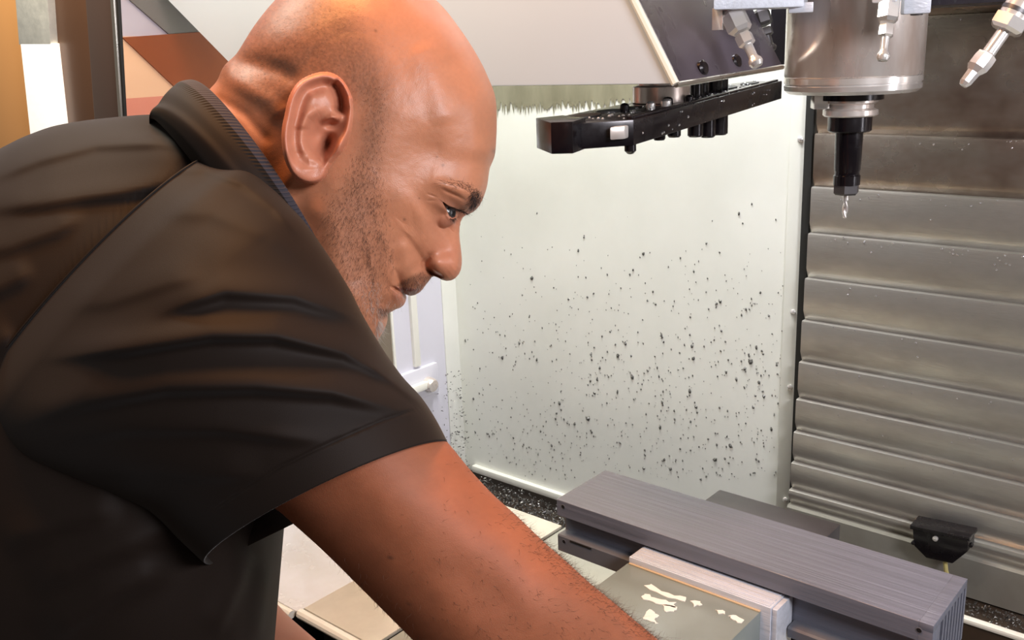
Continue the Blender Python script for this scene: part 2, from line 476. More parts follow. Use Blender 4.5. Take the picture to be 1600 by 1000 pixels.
for bx, by in big:
    q = on(700 + bx * 0.42, 320 + by * 0.42, 1, YW)
    flake(q[0], q[2], random.uniform(0.0032, 0.0062))
    for _ in range(2):
        flake(q[0] + random.gauss(0, 0.012), q[2] + random.gauss(0, 0.016), random.uniform(0.0012, 0.003))
for _ in range(1000):
    px = random.uniform(735, 1238); py = 330 + 420 * random.random() ** 0.62
    if py < 470 and random.random() < 0.45: continue
    q = on(px, py, 1, YW)
    if q[2] > ZB + 0.03:
        flake(q[0], q[2], 0.0009 + 0.0022 * random.random() ** 2)
MBc = obj('stuck_chips', np.array(vs), fs, M['chip'], bw, kind='stuff')

# window frame rail and latch on the left wall
MB().box((XL - 0.004, 1.298, ZB + 0.2), (XL + 0.004, 1.304, 0.0), 0.001).build('frame_edge', M['edge_white'], lw)
MB().box((XL - 0.004, 1.354, -0.66), (XL + 0.008, 1.372, 0.0), 0.003).build('frame_rail', M['edge_white'], lw)
la = empty('door_latch', (XL, 1.34, -0.72), 'small chrome latch low on the lavender wall behind the sleeve', 'latch')
MB().box((XL - 0.002, 1.30, -0.735), (XL + 0.010, 1.42, -0.665), 0.004).build('base_plate', M['lavender_paint'], la)
MB().lathe((XL + 0.008, 1.385, -0.705), (1, 0, -0.1), [(0.016, 0), (0.016, 0.016), (0.013, 0.022), (0.004, 0.024)], 16).build('knob', M['chrome'], la)
MB().box((XL + 0.01, 1.30, -0.712), (XL + 0.024, 1.38, -0.694), 0.004).build('lever', M['edge_white'], la)

# ------------------------------------------------------------------ sliding door edge at the far left
dr = empty('door_frame', tuple(on(100, 300, 1, 0.62)), 'brown sliding door frame with a glowing vertical lamp strip, far left', 'door frame')


def strip(name, mat, xt0, xt1, xb0, xb1, y0, y1, ta=-90, tb=330, s=0.5, bev=0.002):
    """upright slab between two slanting edges, given where they cross the rows 0 and 200"""
    def X(xt, xb, row): return xt + (xb - xt) * row / 200.0
    pts = [on(X(xt0, xb0, ta), ta, 1, y0), on(X(xt1, xb1, ta), ta, 1, y0), on(X(xt1, xb1, tb), tb, 1, y0), on(X(xt0, xb0, tb), tb, 1, y0)]
    return MB().prism([(p[0], p[2]) for p in pts][::-1], y0, y1, 'xz', bev).build(name, mat, dr)


strip('outer_panel', M['tan_panel'], -160, 30, -120, 54, 0.622, 0.65)
strip('lamp_housing', M['lamp_frosted'], 24, 74, 40, 88, 0.612, 0.66, tb=70, bev=0.001)
strip('lamp_diffuser', M['lamp'], 24.5, 73.5, 46, 96, 0.612, 0.66, ta=68, bev=0.001)
strip('inner_panel', M['brown_panel'], 70, 134, 92, 152, 0.622, 0.65)
strip('post', M['frame_brown'], 133, 178, 148, 188, 0.600, 0.606, bev=0.002)
strip('trim_strip', M['lip_steel'], 172, 177, 186, 190, 0.597, 0.603, bev=0.0008)
strip('seal', M['rubber'], 177, 184, 189, 195, 0.600, 0.604, bev=0.0008)

# ------------------------------------------------------------------ tool changer cover
YC = 0.85
tcv = empty('tool_changer_cover', (-0.9, YC, -0.04), 'large white sheet-metal tool changer cover with a dark right end, above and behind the head', 'machine cover')
Q = lambda px, py: on(px, py, 1, YC)
br = Q(1055, 131); bl = Q(395, 139); tl0 = Q(355, 95); tl1 = Q(262, 0); tr1 = Q(990, 0)


def ext(a, b, z):
    t = (z - a[2]) / (b[2] - a[2]); return a + (b - a) * t


trz = ext(br, tr1, 0.34); tlz = ext(tl0, tl1, 0.34)
poly = [(bl[0], bl[2]), (br[0], br[2]), (trz[0], 0.34), (tlz[0], 0.34), (tl0[0], tl0[2])]
MB().prism(poly[::-1], YC, YC + 0.012, 'xz', 0.0015).build('front_sheet', M['cover_paint'], tcv)
# dark right end sheet, sloping like the front's edge
d1 = on(1221, 105, 0, br[0] - 0.0)
v = [(br[0], YC + 0.001, br[2]), (br[0], d1[1], d1[2] + 0.003), (trz[0], d1[1], 0.34), (trz[0], YC + 0.001, 0.34)]
v2 = [(a - 0.012, b, c) for a, b, c in v]
MB().add(v + v2, [(0, 1, 2, 3), (7, 6, 5, 4), (0, 4, 5, 1), (1, 5, 6, 2), (2, 6, 7, 3), (3, 7, 4, 0)]).build('end_sheet', M['dark_paint'], tcv)
MB().tube([(br[0] + 0.001, YC - 0.001, br[2]), (trz[0] + 0.001, YC - 0.001, 0.34)], 0.0042, 8).build('edge_bead', M['edge_white'], tcv)
MB().tube([(br[0] + 0.001, YC, br[2] - 0.001), (br[0] + 0.001, d1[1], d1[2])], 0.0028, 8).build('lower_bead', M['lip_steel'], tcv)
MB().prism([(bl[0], YC + 0.012), (br[0] - 0.012, YC + 0.012), (br[0] - 0.012, d1[1]), (bl[0], d1[1])], -0.028, -0.022, 'xy').build('bottom_sheet', M['dark_paint'], tcv)
MB().box((-1.45, YC + 0.002, 0.34), (-0.60, d1[1] - 0.002, 1.05), 0.003).build('upper_hood', M['cover_paint'], tcv)  # unseen box added above the cover to keep rear light off the face
MB().box((bl[0], d1[1] - 0.01, -0.03), (-0.74, d1[1], 0.34)).build('back_sheet', M['dark_paint'], tcv)
for p in ((1106, 107), (1161, 97)):
    c = on(*p, 0, br[0] + 0.0005); off = -(c[2] + 0.04) * 0.22
    MB().lathe((br[0] + (trz[0] - br[0]) * (c[2] - br[2]) / (0.34 - br[2]) + 0.0003, c[1], c[2]), (1, 0, 0.2), [(0.0085, 0), (0.0085, 0.003), (0.006, 0.005), (0.0005, 0.0052)], 16).build('bolt', M['black_oxide'], tcv)

# ------------------------------------------------------------------ tool change arm
ta_ = empty('tool_change_arm', (-0.6, 1.02, -0.095), 'black double-ended tool change arm with gripper hooks hanging below the white cover', 'machine arm')
ZA, TH = -0.066, 0.0255


def tilt(x, y):          # arm sags slightly to the front end
    return -0.066 + 0.024 * (y - 1.07)


def slab(name, poly, top, bot, mat, bev=0.0015, par=None):
    bm = bmesh.new(); n = len(poly)
    va = [bm.verts.new((x, y, tilt(x, y) + bot)) for x, y in poly]; vb = [bm.verts.new((x, y, tilt(x, y) + top)) for x, y in poly]
    f0 = bm.faces.new(va[::-1]); f1_ = bm.faces.new(vb)
    for i in range(n): bm.faces.new((va[i], va[(i + 1) % n], vb[(i + 1) % n], vb[i]))
    bmesh.ops.recalc_face_normals(bm, faces=bm.faces)
    if bev: bmesh.ops.bevel(bm, geom=list(bm.edges), offset=bev, segments=2, profile=0.6, affect='EDGES')
    bm.verts.index_update()
    mb = MB().add([v.co[:] for v in bm.verts], [[v.index for v in f.verts] for f in bm.faces]); bm.free()
    return mb.build(name, mat, par or ta_)


p1 = ray(990, 200) * 0.95; p2 = ray(1222, 135) * 1.38; p0 = ray(905, 210) * 0.945; pL = ray(862, 205) * 1.0
A1 = (p1[0], p1[1]); A2 = (p2[0], p2[1]); A0 = (p0[0], p0[1]); AL = (pL[0], pL[1])
# the long bar: near face A1-A2, front end A0-A1, rounded rear
nx, ny = A2[1] - A1[1], A1[0] - A2[0]; nl = math.hypot(nx, ny); nx /= -nl; ny /= -nl
ux, uy = (A2[0] - A1[0]) / 1.0, (A2[1] - A1[1]) / 1.0; ul = math.hypot(ux, uy); ux /= ul; uy /= ul
B = lambda u, w: (A1[0] + ux * u + nx * w, A1[1] + uy * u + ny * w)
slab('arm_bar', [A1, A2, B(ul - 0.005, 0.05), B(ul - 0.09, 0.078), B(0.30, 0.085), B(0.14, 0.095), B(0.03, 0.10), (AL[0] - 0.004, AL[1] + 0.03), (AL[0] + 0.0, AL[1] + 0.012), A0], 0, -TH, M['black_oxide'])
slab('raised_rim', [B(0.005, 0.004), B(ul - 0.006, 0.004), B(ul - 0.006, 0.010), B(0.005, 0.010)], 0.0025, -0.001, M['black_oxide'], 0.0008)
# lightening holes in the top of the bar
for u, w, ru, rw in ((0.035, 0.070, 0.022, 0.015), (0.085, 0.066, 0.018, 0.013), (0.12, 0.055, 0.014, 0.011), (ul - 0.13, 0.04, 0.03, 0.013), (ul - 0.05, 0.032, 0.025, 0.011)):
    poly = [B(u + ru * math.cos(a), w + rw * math.sin(a)) for a in np.linspace(0, 2 * math.pi, 20, endpoint=False)]
    slab('pocket_rim', poly, 0.0014, -0.003, M['dark'], 0.0004)
# front gripper hook
e0 = ray(838, 215) * 0.985; e1 = ray(861, 215) * 0.93; e2 = ray(895, 216) * 0.925; e3 = (e2[0] - 0.01, e2[1] + 0.035); e4 = (e0[0] + 0.012, e0[1] + 0.03)
slab('gripper_hook', [(e0[0], e0[1]), (e1[0], e1[1]), (e2[0], e2[1]), e3, e4], 0.004, -TH - 0.001, M['black_oxide'], 0.001)
g0 = ray(890, 195) * 0.955; g1 = ray(928, 192) * 0.965
slab('finger_bar', [(g0[0], g0[1]), (g1[0], g1[1]), (g1[0] - 0.006, g1[1] + 0.012), (g0[0] - 0.006, g0[1] + 0.012)], 0.0006, -0.008, M['black_oxide'], 0.001)
w0 = ray(953, 205) * 0.939; w1 = ray(976, 205) * 0.941
slab('latch_window', [(w0[0], w0[1]), (w1[0], w1[1]), (w1[0] - 0.002, w1[1] + 0.01), (w0[0] - 0.002, w0[1] + 0.01)], -0.005, -0.0175, M['chrome'], 0.0015)
w0 = ray(990, 232) * 0.944
MB().lathe((p1[0] - 0.008, p1[1] + 0.006, tilt(*A1) - TH), (0, 0, -1), [(0.006, 0), (0.006, 0.006), (0.003, 0.009), (0.0003, 0.0095)], 14).build('stop_pin', M['black_oxide'], ta_)
# hub below the cover
hx, hy = B(0.20, 0.052)
MB().lathe((hx, hy, tilt(hx, hy)), (0, 0, 1), [(0.034, 0), (0.034, 0.018), (0.028, 0.020), (0.028, 0.034)], 28).build('hub', M['chrome'], ta_)
for u, w, r in ((0.255, 0.030, 0.009), (0.285, 0.034, 0.010), (0.335, 0.036, 0.012), (0.37, 0.04, 0.012)):
    q = B(u, w); MB().lathe((q[0], q[1], tilt(*q)), (0, 0, 1), [(r, 0), (r, 0.024), (r * 0.8, 0.026), (r * 0.3, 0.0265)], 14).build('guide_pin', M['black_oxide'], ta_)
for u, w, r in ((0.11, 0.028, 0.005), (0.14, 0.022, 0.006), (0.165, 0.030, 0.006), (0.19, 0.014, 0.005), (0.09, 0.05, 0.005)):
    q = B(u, w); MB().lathe((q[0], q[1], tilt(*q)), (0, 0, 1), [(r, 0), (r, 0.006), (r * 0.6, 0.008), (r * 0.1, 0.0085)], 12).build('cap_screw', M['bright_steel'] if u in (0.14, 0.11) else M['black_oxide'], ta_)
for u, w, r, l in ((0.14, 0.03, 0.007, 0.010), (0.185, 0.03, 0.008, 0.012), (0.255, 0.03, 0.0095, 0.020), (0.30, 0.03, 0.010, 0.026), (0.345, 0.03, 0.011, 0.028)):
    q = B(u, w); z = tilt(*q) - TH
    MB().lathe((q[0], q[1], z), (0, 0, -1), [(r, 0), (r, l), (r * 0.8, l + 0.002), (r * 0.2, l + 0.0022)], 14).build('lower_pin', M['black_oxide'], ta_)
dm = MB()
for _ in range(70):
    u = random.uniform(0, ul); w = random.uniform(0.005, 0.06); q = B(u, w); r = random.uniform(0.001, 0.0022)
    dm.lathe((q[0], q[1], tilt(*q)), (0, 0, 1), [(r, 0), (r * 0.8, r * 0.6), (r * 0.2, r)], 7)
for _ in range(16):
    u = random.uniform(0.02, ul); q = B(u, -0.0004); r = random.uniform(0.0008, 0.0015)
    dm.lathe((q[0], q[1], tilt(*q) - random.uniform(0.004, TH - 0.003)), (-nx, -ny, 0), [(r, 0), (r * 0.8, r * 0.6), (r * 0.2, r)], 7)
dm.build('coolant_drops', M['droplet'], ta_, kind='stuff')

# ------------------------------------------------------------------ spindle
SX, SY = -0.458, 1.157
sp = empty('spindle_head', (SX, SY, -0.07), 'brushed steel spindle nose hanging above the vise', 'spindle')
zp = lambda px: -0.068 - (px - 150) * 0.00081
MB().lathe((SX, SY, 0.20), (0, 0, -1), [(0.0785, 0), (0.0785, 0.20 - zp(122)), (0.0775, 0.2015 - zp(122))], 64).build('spindle_sleeve', M['chrome'], sp)
MB().lathe((SX, SY, zp(123)), (0, 0, -1), [(0.0765, 0), (0.0765, 0.001), (0.0785, 0.0015), (0.0785, 0.008), (0.077, 0.0085), (0.077, 0.010), (0.0785, 0.0105), (0.0780, 0.016), (0.073, 0.020), (0.040, 0.0205)], 64).build('nose_ring', M['bright_steel'], sp)
MB().lathe((SX, SY, zp(146)), (0, 0, -1), [(0.037, 0), (0.037, 0.010)], 40).build('nose_bore', M['black_oxide'], sp)
MB().box((-0.009, -0.012, -0.018), (0.009, 0.012, 0.0), 0.0015, Matrix.Translation((SX - 0.030, SY - 0.020, zp(148))) @ Matrix.Rotation(0.6, 4, 'Z')).build('drive_key', M['bright_steel'], sp)
hcs = empty('head_casting', (-0.4, 1.3, -0.036), 'dark machine head casting along the top edge behind the spindle', 'machine casting')
MB().box((-0.62, 1.268, -0.036), (-0.51, 1.30, 0.40), 0.003).build('side_casting', M['dark_paint'], hcs)
MB().box((-0.56, 1.30, 0.030), (0.25, 1.44, 0.40), 0.003).build('front_casting', M['dark_paint'], hcs)
# tool holder
th = empty('tool_holder', (SX, SY, zp(327)), 'black collet tool holder with a thin end mill hanging from the spindle', 'tool holder')
R = lambda px, hw: (hw * 0.00078, px)
prof = [(0.0300, 152), (0.0315, 156), (0.0315, 162), (0.0265, 165), (0.0265, 170), (0.0318, 173), (0.0318, 180), (0.0300, 182)]
MB().lathe((SX, SY, 0), (0, 0, -1), [(r, -zp(p)) for r, p in prof], 48).build('flange', M['chrome'], th)
prof = [(0.0245, 181.5), (0.0255, 183), (0.0255, 203), (0.0235, 205), (0.0165, 205.5), (0.0162, 208), (0.0155, 262), (0.0145, 264), (0.0145, 269)]
MB().lathe((SX, SY, 0), (0, 0, -1), [(r, -zp(p)) for r, p in prof], 40).build('shank', M['black_oxide'], th)
nut = [(0.0130, 268), (0.0158, 270), (0.0158, 284)]
MB().lathe((SX, SY, 0), (0, 0, -1), [(r, -zp(p)) for r, p in nut], 36).build('nut_collar', M['black_oxide'], th)
nut = [(0.0158, 284), (0.0158, 296), (0.0135, 299), (0.004, 299.5)]
MB().lathe((SX, SY, 0), (0, 0, -1), [(r, -zp(p)) for r, p in nut], 6).build('collet_nut', M['vise_steel'], th, angle=20)
# fluted end mill
mv = []; mf = []; nz_ = 40; na = 16
for k in range(nz_ + 1):
    z = zp(298) - (0.030 * k / nz_); tw = k / nz_ * 5.5
    for i in range(na):
        a = 2 * math.pi * i / na
        r = 0.0034 * (1.0 if k < 12 else 0.80 + 0.24 * math.cos(2 * (a - tw))) * (1 if k < nz_ else 0.7)
        mv.append((SX + r * math.cos(a), SY + r * math.sin(a), z))
for k in range(nz_):
    for i in range(na):
        j = (i + 1) % na; mf.append((k * na + i, k * na + j, (k + 1) * na + j, (k + 1) * na + i))
mf.append(tuple(nz_ * na + i for i in range(na)))
obj('end_mill', np.array(mv), mf, M['bright_steel'], th, smooth=True)

# coolant manifold plate and its nozzles
cp = empty('coolant_manifold', (SX - 0.06, SY - 0.22, 0.029), 'grey manifold plate at the top edge left of the spindle', 'machine plate')
a_, b_, c_, d_ = ray(1115, 8) * 0.955, ray(1256, 8) * 0.98, ray(1262, 8) * 1.03, ray(1122, 8) * 1.005
MB().prism([(a_[0], a_[1]), (b_[0], b_[1]), (c_[0], c_[1]), (d_[0], d_[1])], 0.029, 0.060, 'xy', 0.002).build('plate', M['alu_bar'], cp)
MB().lathe((SX, SY, 0.050), (0, 0, 1), [(0.079, 0), (0.105, 0), (0.105, 0.03), (0.079, 0.03)], 48, cap=False).build('collar_ring', M['alu_bar'], sp)
MB().box((-0.012, -0.004, -0.010), (0.012, 0.004, 0.0), 0.001, Matrix.Translation(tuple(ray(1252, 4) * 0.985)) @ Matrix.Rotation(0.4, 4, 'Z')).build('lug', M['alu_bar'], cp)


def nozzle(name, px0, px1, dep0, dep1, label, size=1.0, mat='bright_steel', dark=False):
    a = ray(*px0) * dep0; b = ray(*px1) * dep1; ax = b - a; L_ = np.linalg.norm(ax); ax = ax / L_
    n = empty(name, tuple(a), label, 'nozzle', 'coolant nozzles around the spindle')
    s = size
    MB().lathe(a - ax * 0.004, ax, [(0.011 * s, 0), (0.013 * s, 0.003), (0.013 * s, L_ * 0.34), (0.0095 * s, L_ * 0.40)], 6).build('elbow_body', M[mat], n, angle=20)
    MB().lathe(a + ax * L_ * 0.38, ax, [(0.0085 * s, 0), (0.0092 * s, 0.002), (0.0092 * s, L_ * 0.18), (0.0070 * s, L_ * 0.21)], 6).build('hex_nut', M[mat], n, angle=20)
    MB().lathe(a + ax * L_ * 0.57, ax, [(0.0052 * s, 0), (0.0048 * s, L_ * 0.22), (0.0052 * s, L_ * 0.26), (0.0072 * s, L_ * 0.30), (0.0076 * s, L_ * 0.36), (0.0055 * s, L_ * 0.42), (0.0025 * s, L_ * 0.43)], 18).build('jet_tip', M[mat], n)
    return n


n1 = nozzle('coolant_nozzle', (1146, 24), (1184, 104), 0.985, 0.975, 'shiny coolant nozzle aimed down right, left of the spindle')
MB().box((-0.006, -0.006, -0.016), (0.006, 0.006, 0.006), 0.001, Matrix.Translation(tuple(ray(1125, 22) * 0.99))).build('side_fitting', M['bright_steel'], n1)
MB().box((-0.004, -0.004, -0.003), (0.004, 0.004, 0.003), 0.001, Matrix.Translation(tuple(ray(1131, 12) * 0.985))).build('red_washer', M['red'], n1)
n2 = nozzle('coolant_nozzle', (1188, 22), (1206, 80), 1.14, 1.14, 'dark coolant nozzle half hidden between manifold and spindle', 0.9, 'vise_steel')
n3 = nozzle('coolant_nozzle', (1390, 4), (1379, 96), 0.965, 0.965, 'shiny coolant nozzle standing in front of the spindle sleeve', 0.85)
fb = empty('fitting_block', tuple(ray(1430, 22) * 0.975), 'pale square fitting block at the top edge right of the spindle', 'fitting')
MB().box((-0.013, -0.010, 0), (0.013, 0.010, 0.05), 0.002, Matrix.Translation(tuple(ray(1430, 22) * 0.975)) @ Matrix.Rotation(0.5, 4, 'Z')).build('fitting_body', M['alu_bar'], fb)
MB().lathe(tuple(ray(1432, 22) * 0.975), (0, 0, -1), [(0.006, -0.002), (0.006, 0.001), (0.003, 0.0015)], 12).build('plug', M['vise_steel'], fb)
MB().box((-0.014, -0.008, 0.0), (0.010, 0.008, 0.04), 0.002, Matrix.Translation(tuple(ray(1388, 4) * 0.965))).build('mount', M['alu_bar'], fb)
# air nozzle on a tube at the top right
an = empty('air_nozzle', tuple(ray(1505, 132) * 0.98), 'chrome air blast pipe slanting in from the top right corner', 'nozzle')
T0 = ray(1640, -62) * 0.95; T1 = ray(1572, 44) * 0.97; T2 = ray(1541, 88) * 0.975; T3 = ray(1506, 132) * 0.98
ax = (T1 - T0) / np.linalg.norm(T1 - T0)
MB().tube([T0, T1 - ax * 0.004], 0.0148, 20).build('pipe', M['chrome'], an)
MB().lathe(T1 - ax * 0.012, ax, [(0.0155, 0), (0.0180, 0.001), (0.0180, 0.012), (0.0140, 0.015), (0.008, 0.0155)], 6).build('hex_nut', M['bright_steel'], an, angle=20)
MB().tube([T1 - ax * 0.02, T1 - ax * 0.016], 0.0156, 20).build('groove_ring', M['vise_steel'], an)
MB().tube([T1, T2], 0.0068, 14).build('thin_tube', M['bright_steel'], an)
ax2 = (T3 - T2) / np.linalg.norm(T3 - T2)
MB().lathe(T2 - ax2 * 0.004, ax2, [(0.0065, 0), (0.0105, 0.003), (0.0112, 0.010), (0.0108, 0.018), (0.0070, 0.024), (0.0062, 0.036), (0.0040, 0.040), (0.001, 0.0402)], 8).build('jet_tip', M['bright_steel'], an, angle=20)

# ------------------------------------------------------------------ table, vise, workpiece
tb = empty('machine_table', (-0.6, 0.96, -0.985), 'pale machine table at the bottom, behind the forearm', 'table')
MB().box((-0.93, 0.66, -0.83), (0.30, 1.185, -0.80), 0.003).build('table_top', M['table'], tb)
MB().box((-0.88, 0.76, -0.985), (0.25, 1.14, -0.83)).build('saddle', M['dark'], tb)
pl = empty('floor_plate', (-1.2, 0.95, -0.985), 'wet shiny grey cover plate seen between shirt and arm', 'cover plate')
MB().box((-1.44, 0.735, -0.807), (-1.093, 1.18, -0.801), 0.001).build('sheet', M['wet_plate'], pl)
MB().tube([(-1.44, 0.728, -0.805), (-1.099, 0.728, -0.805)], 0.0065, 10).build('rolled_edge', M['edge_white'], pl)
MB().box((-1.42, 0.76, -0.985), (-1.12, 1.15, -0.807)).build('support', M['dark'], pl)
p2_ = empty('floor_plate', (-1.0, 0.95, -0.985), 'dry beige cover plate with white rolled edge beside the arm', 'cover plate')
MB().box((-1.091, 0.745, -0.805), (-0.936, 1.18, -0.799), 0.001).build('sheet', M['beige_plate'], p2_)
MB().tube([(-1.088, 0.735, -0.802), (-0.936, 0.735, -0.802)], 0.0075, 10).build('rolled_edge', M['edge_white'], p2_)
MB().box((-1.07, 0.76, -0.985), (-0.95, 1.15, -0.805)).build('support', M['dark'], p2_)

vz = empty('machine_vise', (-0.43, 0.80, -0.80), 'machine vise with a ribbed pale jaw gripping the grey block', 'vise')
MB().box((-0.515, 0.56, -0.80), (-0.36, 0.93, -0.70), 0.004).build('base', M['vise_steel'], vz)
MB().box((-0.485, 0.60, -0.70), (-0.39, 0.90, -0.60), 0.003).build('bed', M['vise_steel'], vz)
MB().box((-0.497, 0.884, -0.70), (-0.352, 0.925, -0.505), 0.002).build('fixed_jaw', M['vise_steel'], vz)
MB().box((-0.515, 0.600, -0.625), (-0.362, 0.761, -0.531), 0.0012).build('movable_jaw', M['glass_plate'], vz)
JB = MB(); JB.box((-0.514, 0.761, -0.585), (-0.352, 0.7995, -0.524), 0.001)
JB.build('jaw_plate', M['alu_bar'], vz)
for k in range(6):
    MB().box((-0.512, 0.7625 + k * 0.006, -0.525), (-0.354, 0.7665 + k * 0.006, -0.5232), 0.0004).build('jaw_ridge', M['alu_bar'], vz)
MB().box((-0.3518, 0.763, -0.583), (-0.3465, 0.798, -0.5255), 0.001).build('jaw_end', M['alu_bar'], vz)
MB().box((-0.5125, 0.758, -0.5312), (-0.362, 0.7608, -0.5297), 0.0005).build('sealant_bead', M['sealant'], vz)
# scuffed bright patches on the movable jaw
sv = []; sf = []
for pts in ([(1008, 915), (1018, 913), (1045, 926), (1073, 934), (1070, 939), (1045, 933), (1015, 921)],
            [(1003, 930), (1010, 926), (1022, 934), (1040, 938), (1053, 942), (1056, 948), (1040, 946), (1018, 940), (1007, 936)],
            [(1036, 944), (1058, 948), (1052, 956), (1038, 955)], [(1078, 939), (1090, 938), (1097, 944), (1086, 946)],
            [(1006, 962), (1014, 951), (1022, 957), (1030, 962), (1024, 968), (1030, 974), (1018, 970), (1004, 968)],
            [(1118, 953), (1130, 953), (1133, 958), (1122, 958)], [(1137, 960), (1150, 960), (1163, 968), (1158, 973), (1145, 968)]):
    b = len(sv); np_l = []
    for k_, p in enumerate(pts):
        p2 = pts[(k_ + 1) % len(pts)]
        for u_ in (0, 0.33, 0.66):
            np_l.append((p[0] + (p2[0] - p[0]) * u_ + random.gauss(0, 1.3), p[1] + (p2[1] - p[1]) * u_ + random.gauss(0, 0.8)))
    pts = np_l
    for p in pts:
        q = on(*p, 2, -0.5302); sv.append(tuple(q))
    for p in pts:
        q = on(*p, 2, -0.5302); sv.append((q[0], q[1], -0.5312))
    n = len(pts); sf.append(tuple(b + i for i in range(n)))
    for i in range(n): sf.append((b + i, b + (i + 1) % n, b + n + (i + 1) % n, b + n + i))
obj('scuff_mark', np.array(sv), sf, M['scratch'], vz)

gb = empty('grey_block', (-0.42, 0.83, -0.565), 'long grey machined aluminium block with grooved side clamped in the vise', 'workpiece')
XA, XB_ = -0.629, -0.224
prof = [(0.785, -0.5195), (0.785, -0.5005), (0.7855, -0.500), (0.8815, -0.500), (0.882, -0.5005), (0.882, -0.565), (0.8, -0.565), (0.8, -0.5195)]
MB().prism(prof, XA, XB_, 'yz').build('block_body', M['grey_block'], gb)
MB().prism([(0.785, -0.546), (0.7862, -0.5445), (0.80, -0.5445), (0.80, -0.565), (0.785, -0.565)], XA, -0.516, 'yz').build('side_ledge', M['grey_face'], gb)
MB().prism([(0.785, -0.556), (0.787, -0.554), (0.80, -0.554), (0.80, -0.565), (0.785, -0.565)], -0.345, XB_, 'yz').build('side_ledge', M['grey_face'], gb)
MB().box((XA + 0.018, 0.7842, -0.5485), (XA + 0.048, 0.7856, -0.5465), 0.0004).build('milled_slot', M['dark'], gb)
# finned right end: plates between vertical slots under a common top
MB().box((XB_, 0.785, -0.5075), (-0.2115, 0.882, -0.500), 0.0004).build('end_cap', M['grey_block'], gb)
MB().box((XB_, 0.785, -0.565), (-0.2115, 0.806, -0.5075), 0.0004).build('end_post', M['grey_block'], gb)
ys = 0.8085
for k in range(8):
    MB().box((XB_, ys + 0.0045, -0.565), (-0.2115, ys + 0.0092, -0.5075)).build('fin', M['grey_block'], gb)
    ys += 0.0092
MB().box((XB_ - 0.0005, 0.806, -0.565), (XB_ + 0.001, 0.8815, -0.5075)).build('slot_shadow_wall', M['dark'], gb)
for x, z in ((-0.620, -0.507), (-0.620, -0.5515), (-0.2235, -0.509)):
    MB().lathe((x, 0.7852, z), (0, -1, 0), [(0.0030, -0.002), (0.0030, 0.0004), (0.0024, 0.0006), (0.0022, -0.001)], 16).build('hole_rim', M['grey_face'], gb)
    MB().lathe((x, 0.7852, z), (0, -1, 0), [(0.0024, -0.002), (0.0024, 0.0003)], 14).build('screw_hole', M['dark'], gb)
# stepped strip of the fixture along the right foot of the block
MB().box((-0.345, 0.70, -0.64), (-0.10, 0.79, -0.60), 0.003).build('parallel_bar', M['vise_steel'], vz)

# ------------------------------------------------------------------ the person
# Modelled on a side-view sheet: outline points are in sheet units (2143 to a metre at the head), half
# widths across the body in the same units; every surface is a closed solid with its true thickness.
DH = 0.70


def pchip(x, y, q):
    """monotone cubic interpolation"""
    x = np.asarray(x, float); y = np.asarray(y, float); q = np.asarray(q, float)
    h = np.diff(x); dl = np.diff(y) / h
    m = np.zeros_like(y)
    if len(x) > 2:
        w1 = 2 * h[1:] + h[:-1]; w2 = h[1:] + 2 * h[:-1]
        ok = (dl[:-1] * dl[1:]) > 0
        with np.errstate(divide='ignore', invalid='ignore'):
            hm = (w1 + w2) / (w1 / dl[:-1] + w2 / dl[1:])
        m[1:-1] = np.where(ok, hm, 0)
    m[0] = dl[0]; m[-1] = dl[-1]
    i = np.clip(np.searchsorted(x, q) - 1, 0, len(h) - 1)
    t = np.clip((q - x[i]) / h[i], 0, 1)
    return ((1 + 2 * t) * (1 - t) ** 2) * y[i] + t * (1 - t) ** 2 * h[i] * m[i] + t * t * (3 - 2 * t) * y[i + 1] + t * t * (t - 1) * h[i] * m[i + 1]


def curve(pts, n):
    """smooth curve through points (Catmull-Rom by chord length), n samples"""
    p = np.asarray(pts, float); t = np.r_[0, np.cumsum(np.linalg.norm(np.diff(p[:, :2], axis=0), axis=1))]
    q = np.linspace(0, t[-1], n)
    m = np.gradient(p, t, axis=0)
    i = np.clip(np.searchsorted(t, q, side='right') - 1, 0, len(t) - 2); h = (t[i + 1] - t[i])[:, None]; u = ((q - t[i]) / (t[i + 1] - t[i]))[:, None]
    return (1 + 2 * u) * (1 - u) ** 2 * p[i] + u * (1 - u) ** 2 * h * m[i] + u * u * (3 - 2 * u) * p[i + 1] + u * u * (u - 1) * h * m[i + 1]


def pdist(px, py, pts):
    """distance to a polyline, arclength fraction, signed side"""
    best = np.full(px.shape, 1e9); frac = np.zeros(px.shape); side = np.zeros(px.shape)
    pts = np.asarray(pts, float); seg = np.linalg.norm(np.diff(pts, axis=0), axis=1); tot = seg.sum(); acc = 0
    for a, b, l in zip(pts[:-1], pts[1:], seg):
        d = (b - a) / l
        rx = px - a[0]; ry = py - a[1]
        t = np.clip((rx * d[0] + ry * d[1]), 0, l)
        ex = rx - t * d[0]; ey = ry - t * d[1]
        ds = np.hypot(ex, ey); mk = ds < best
        best = np.where(mk, ds, best); frac = np.where(mk, (acc + t) / tot, frac)
        side = np.where(mk, np.sign(d[0] * ry - d[1] * rx), side)
        acc += l
    return best, frac, side


def ridge(px, py, pts, sig, amp, fade=0.15):
    d, f, s = pdist(px, py, pts)
    w = np.clip(f / fade, 0, 1) * np.clip((1 - f) / fade, 0, 1) if fade > 0 else 1.0
    w = w * w * (3 - 2 * w) if fade > 0 else 1.0
    return amp * np.exp(-(d / sig) ** 2) * w


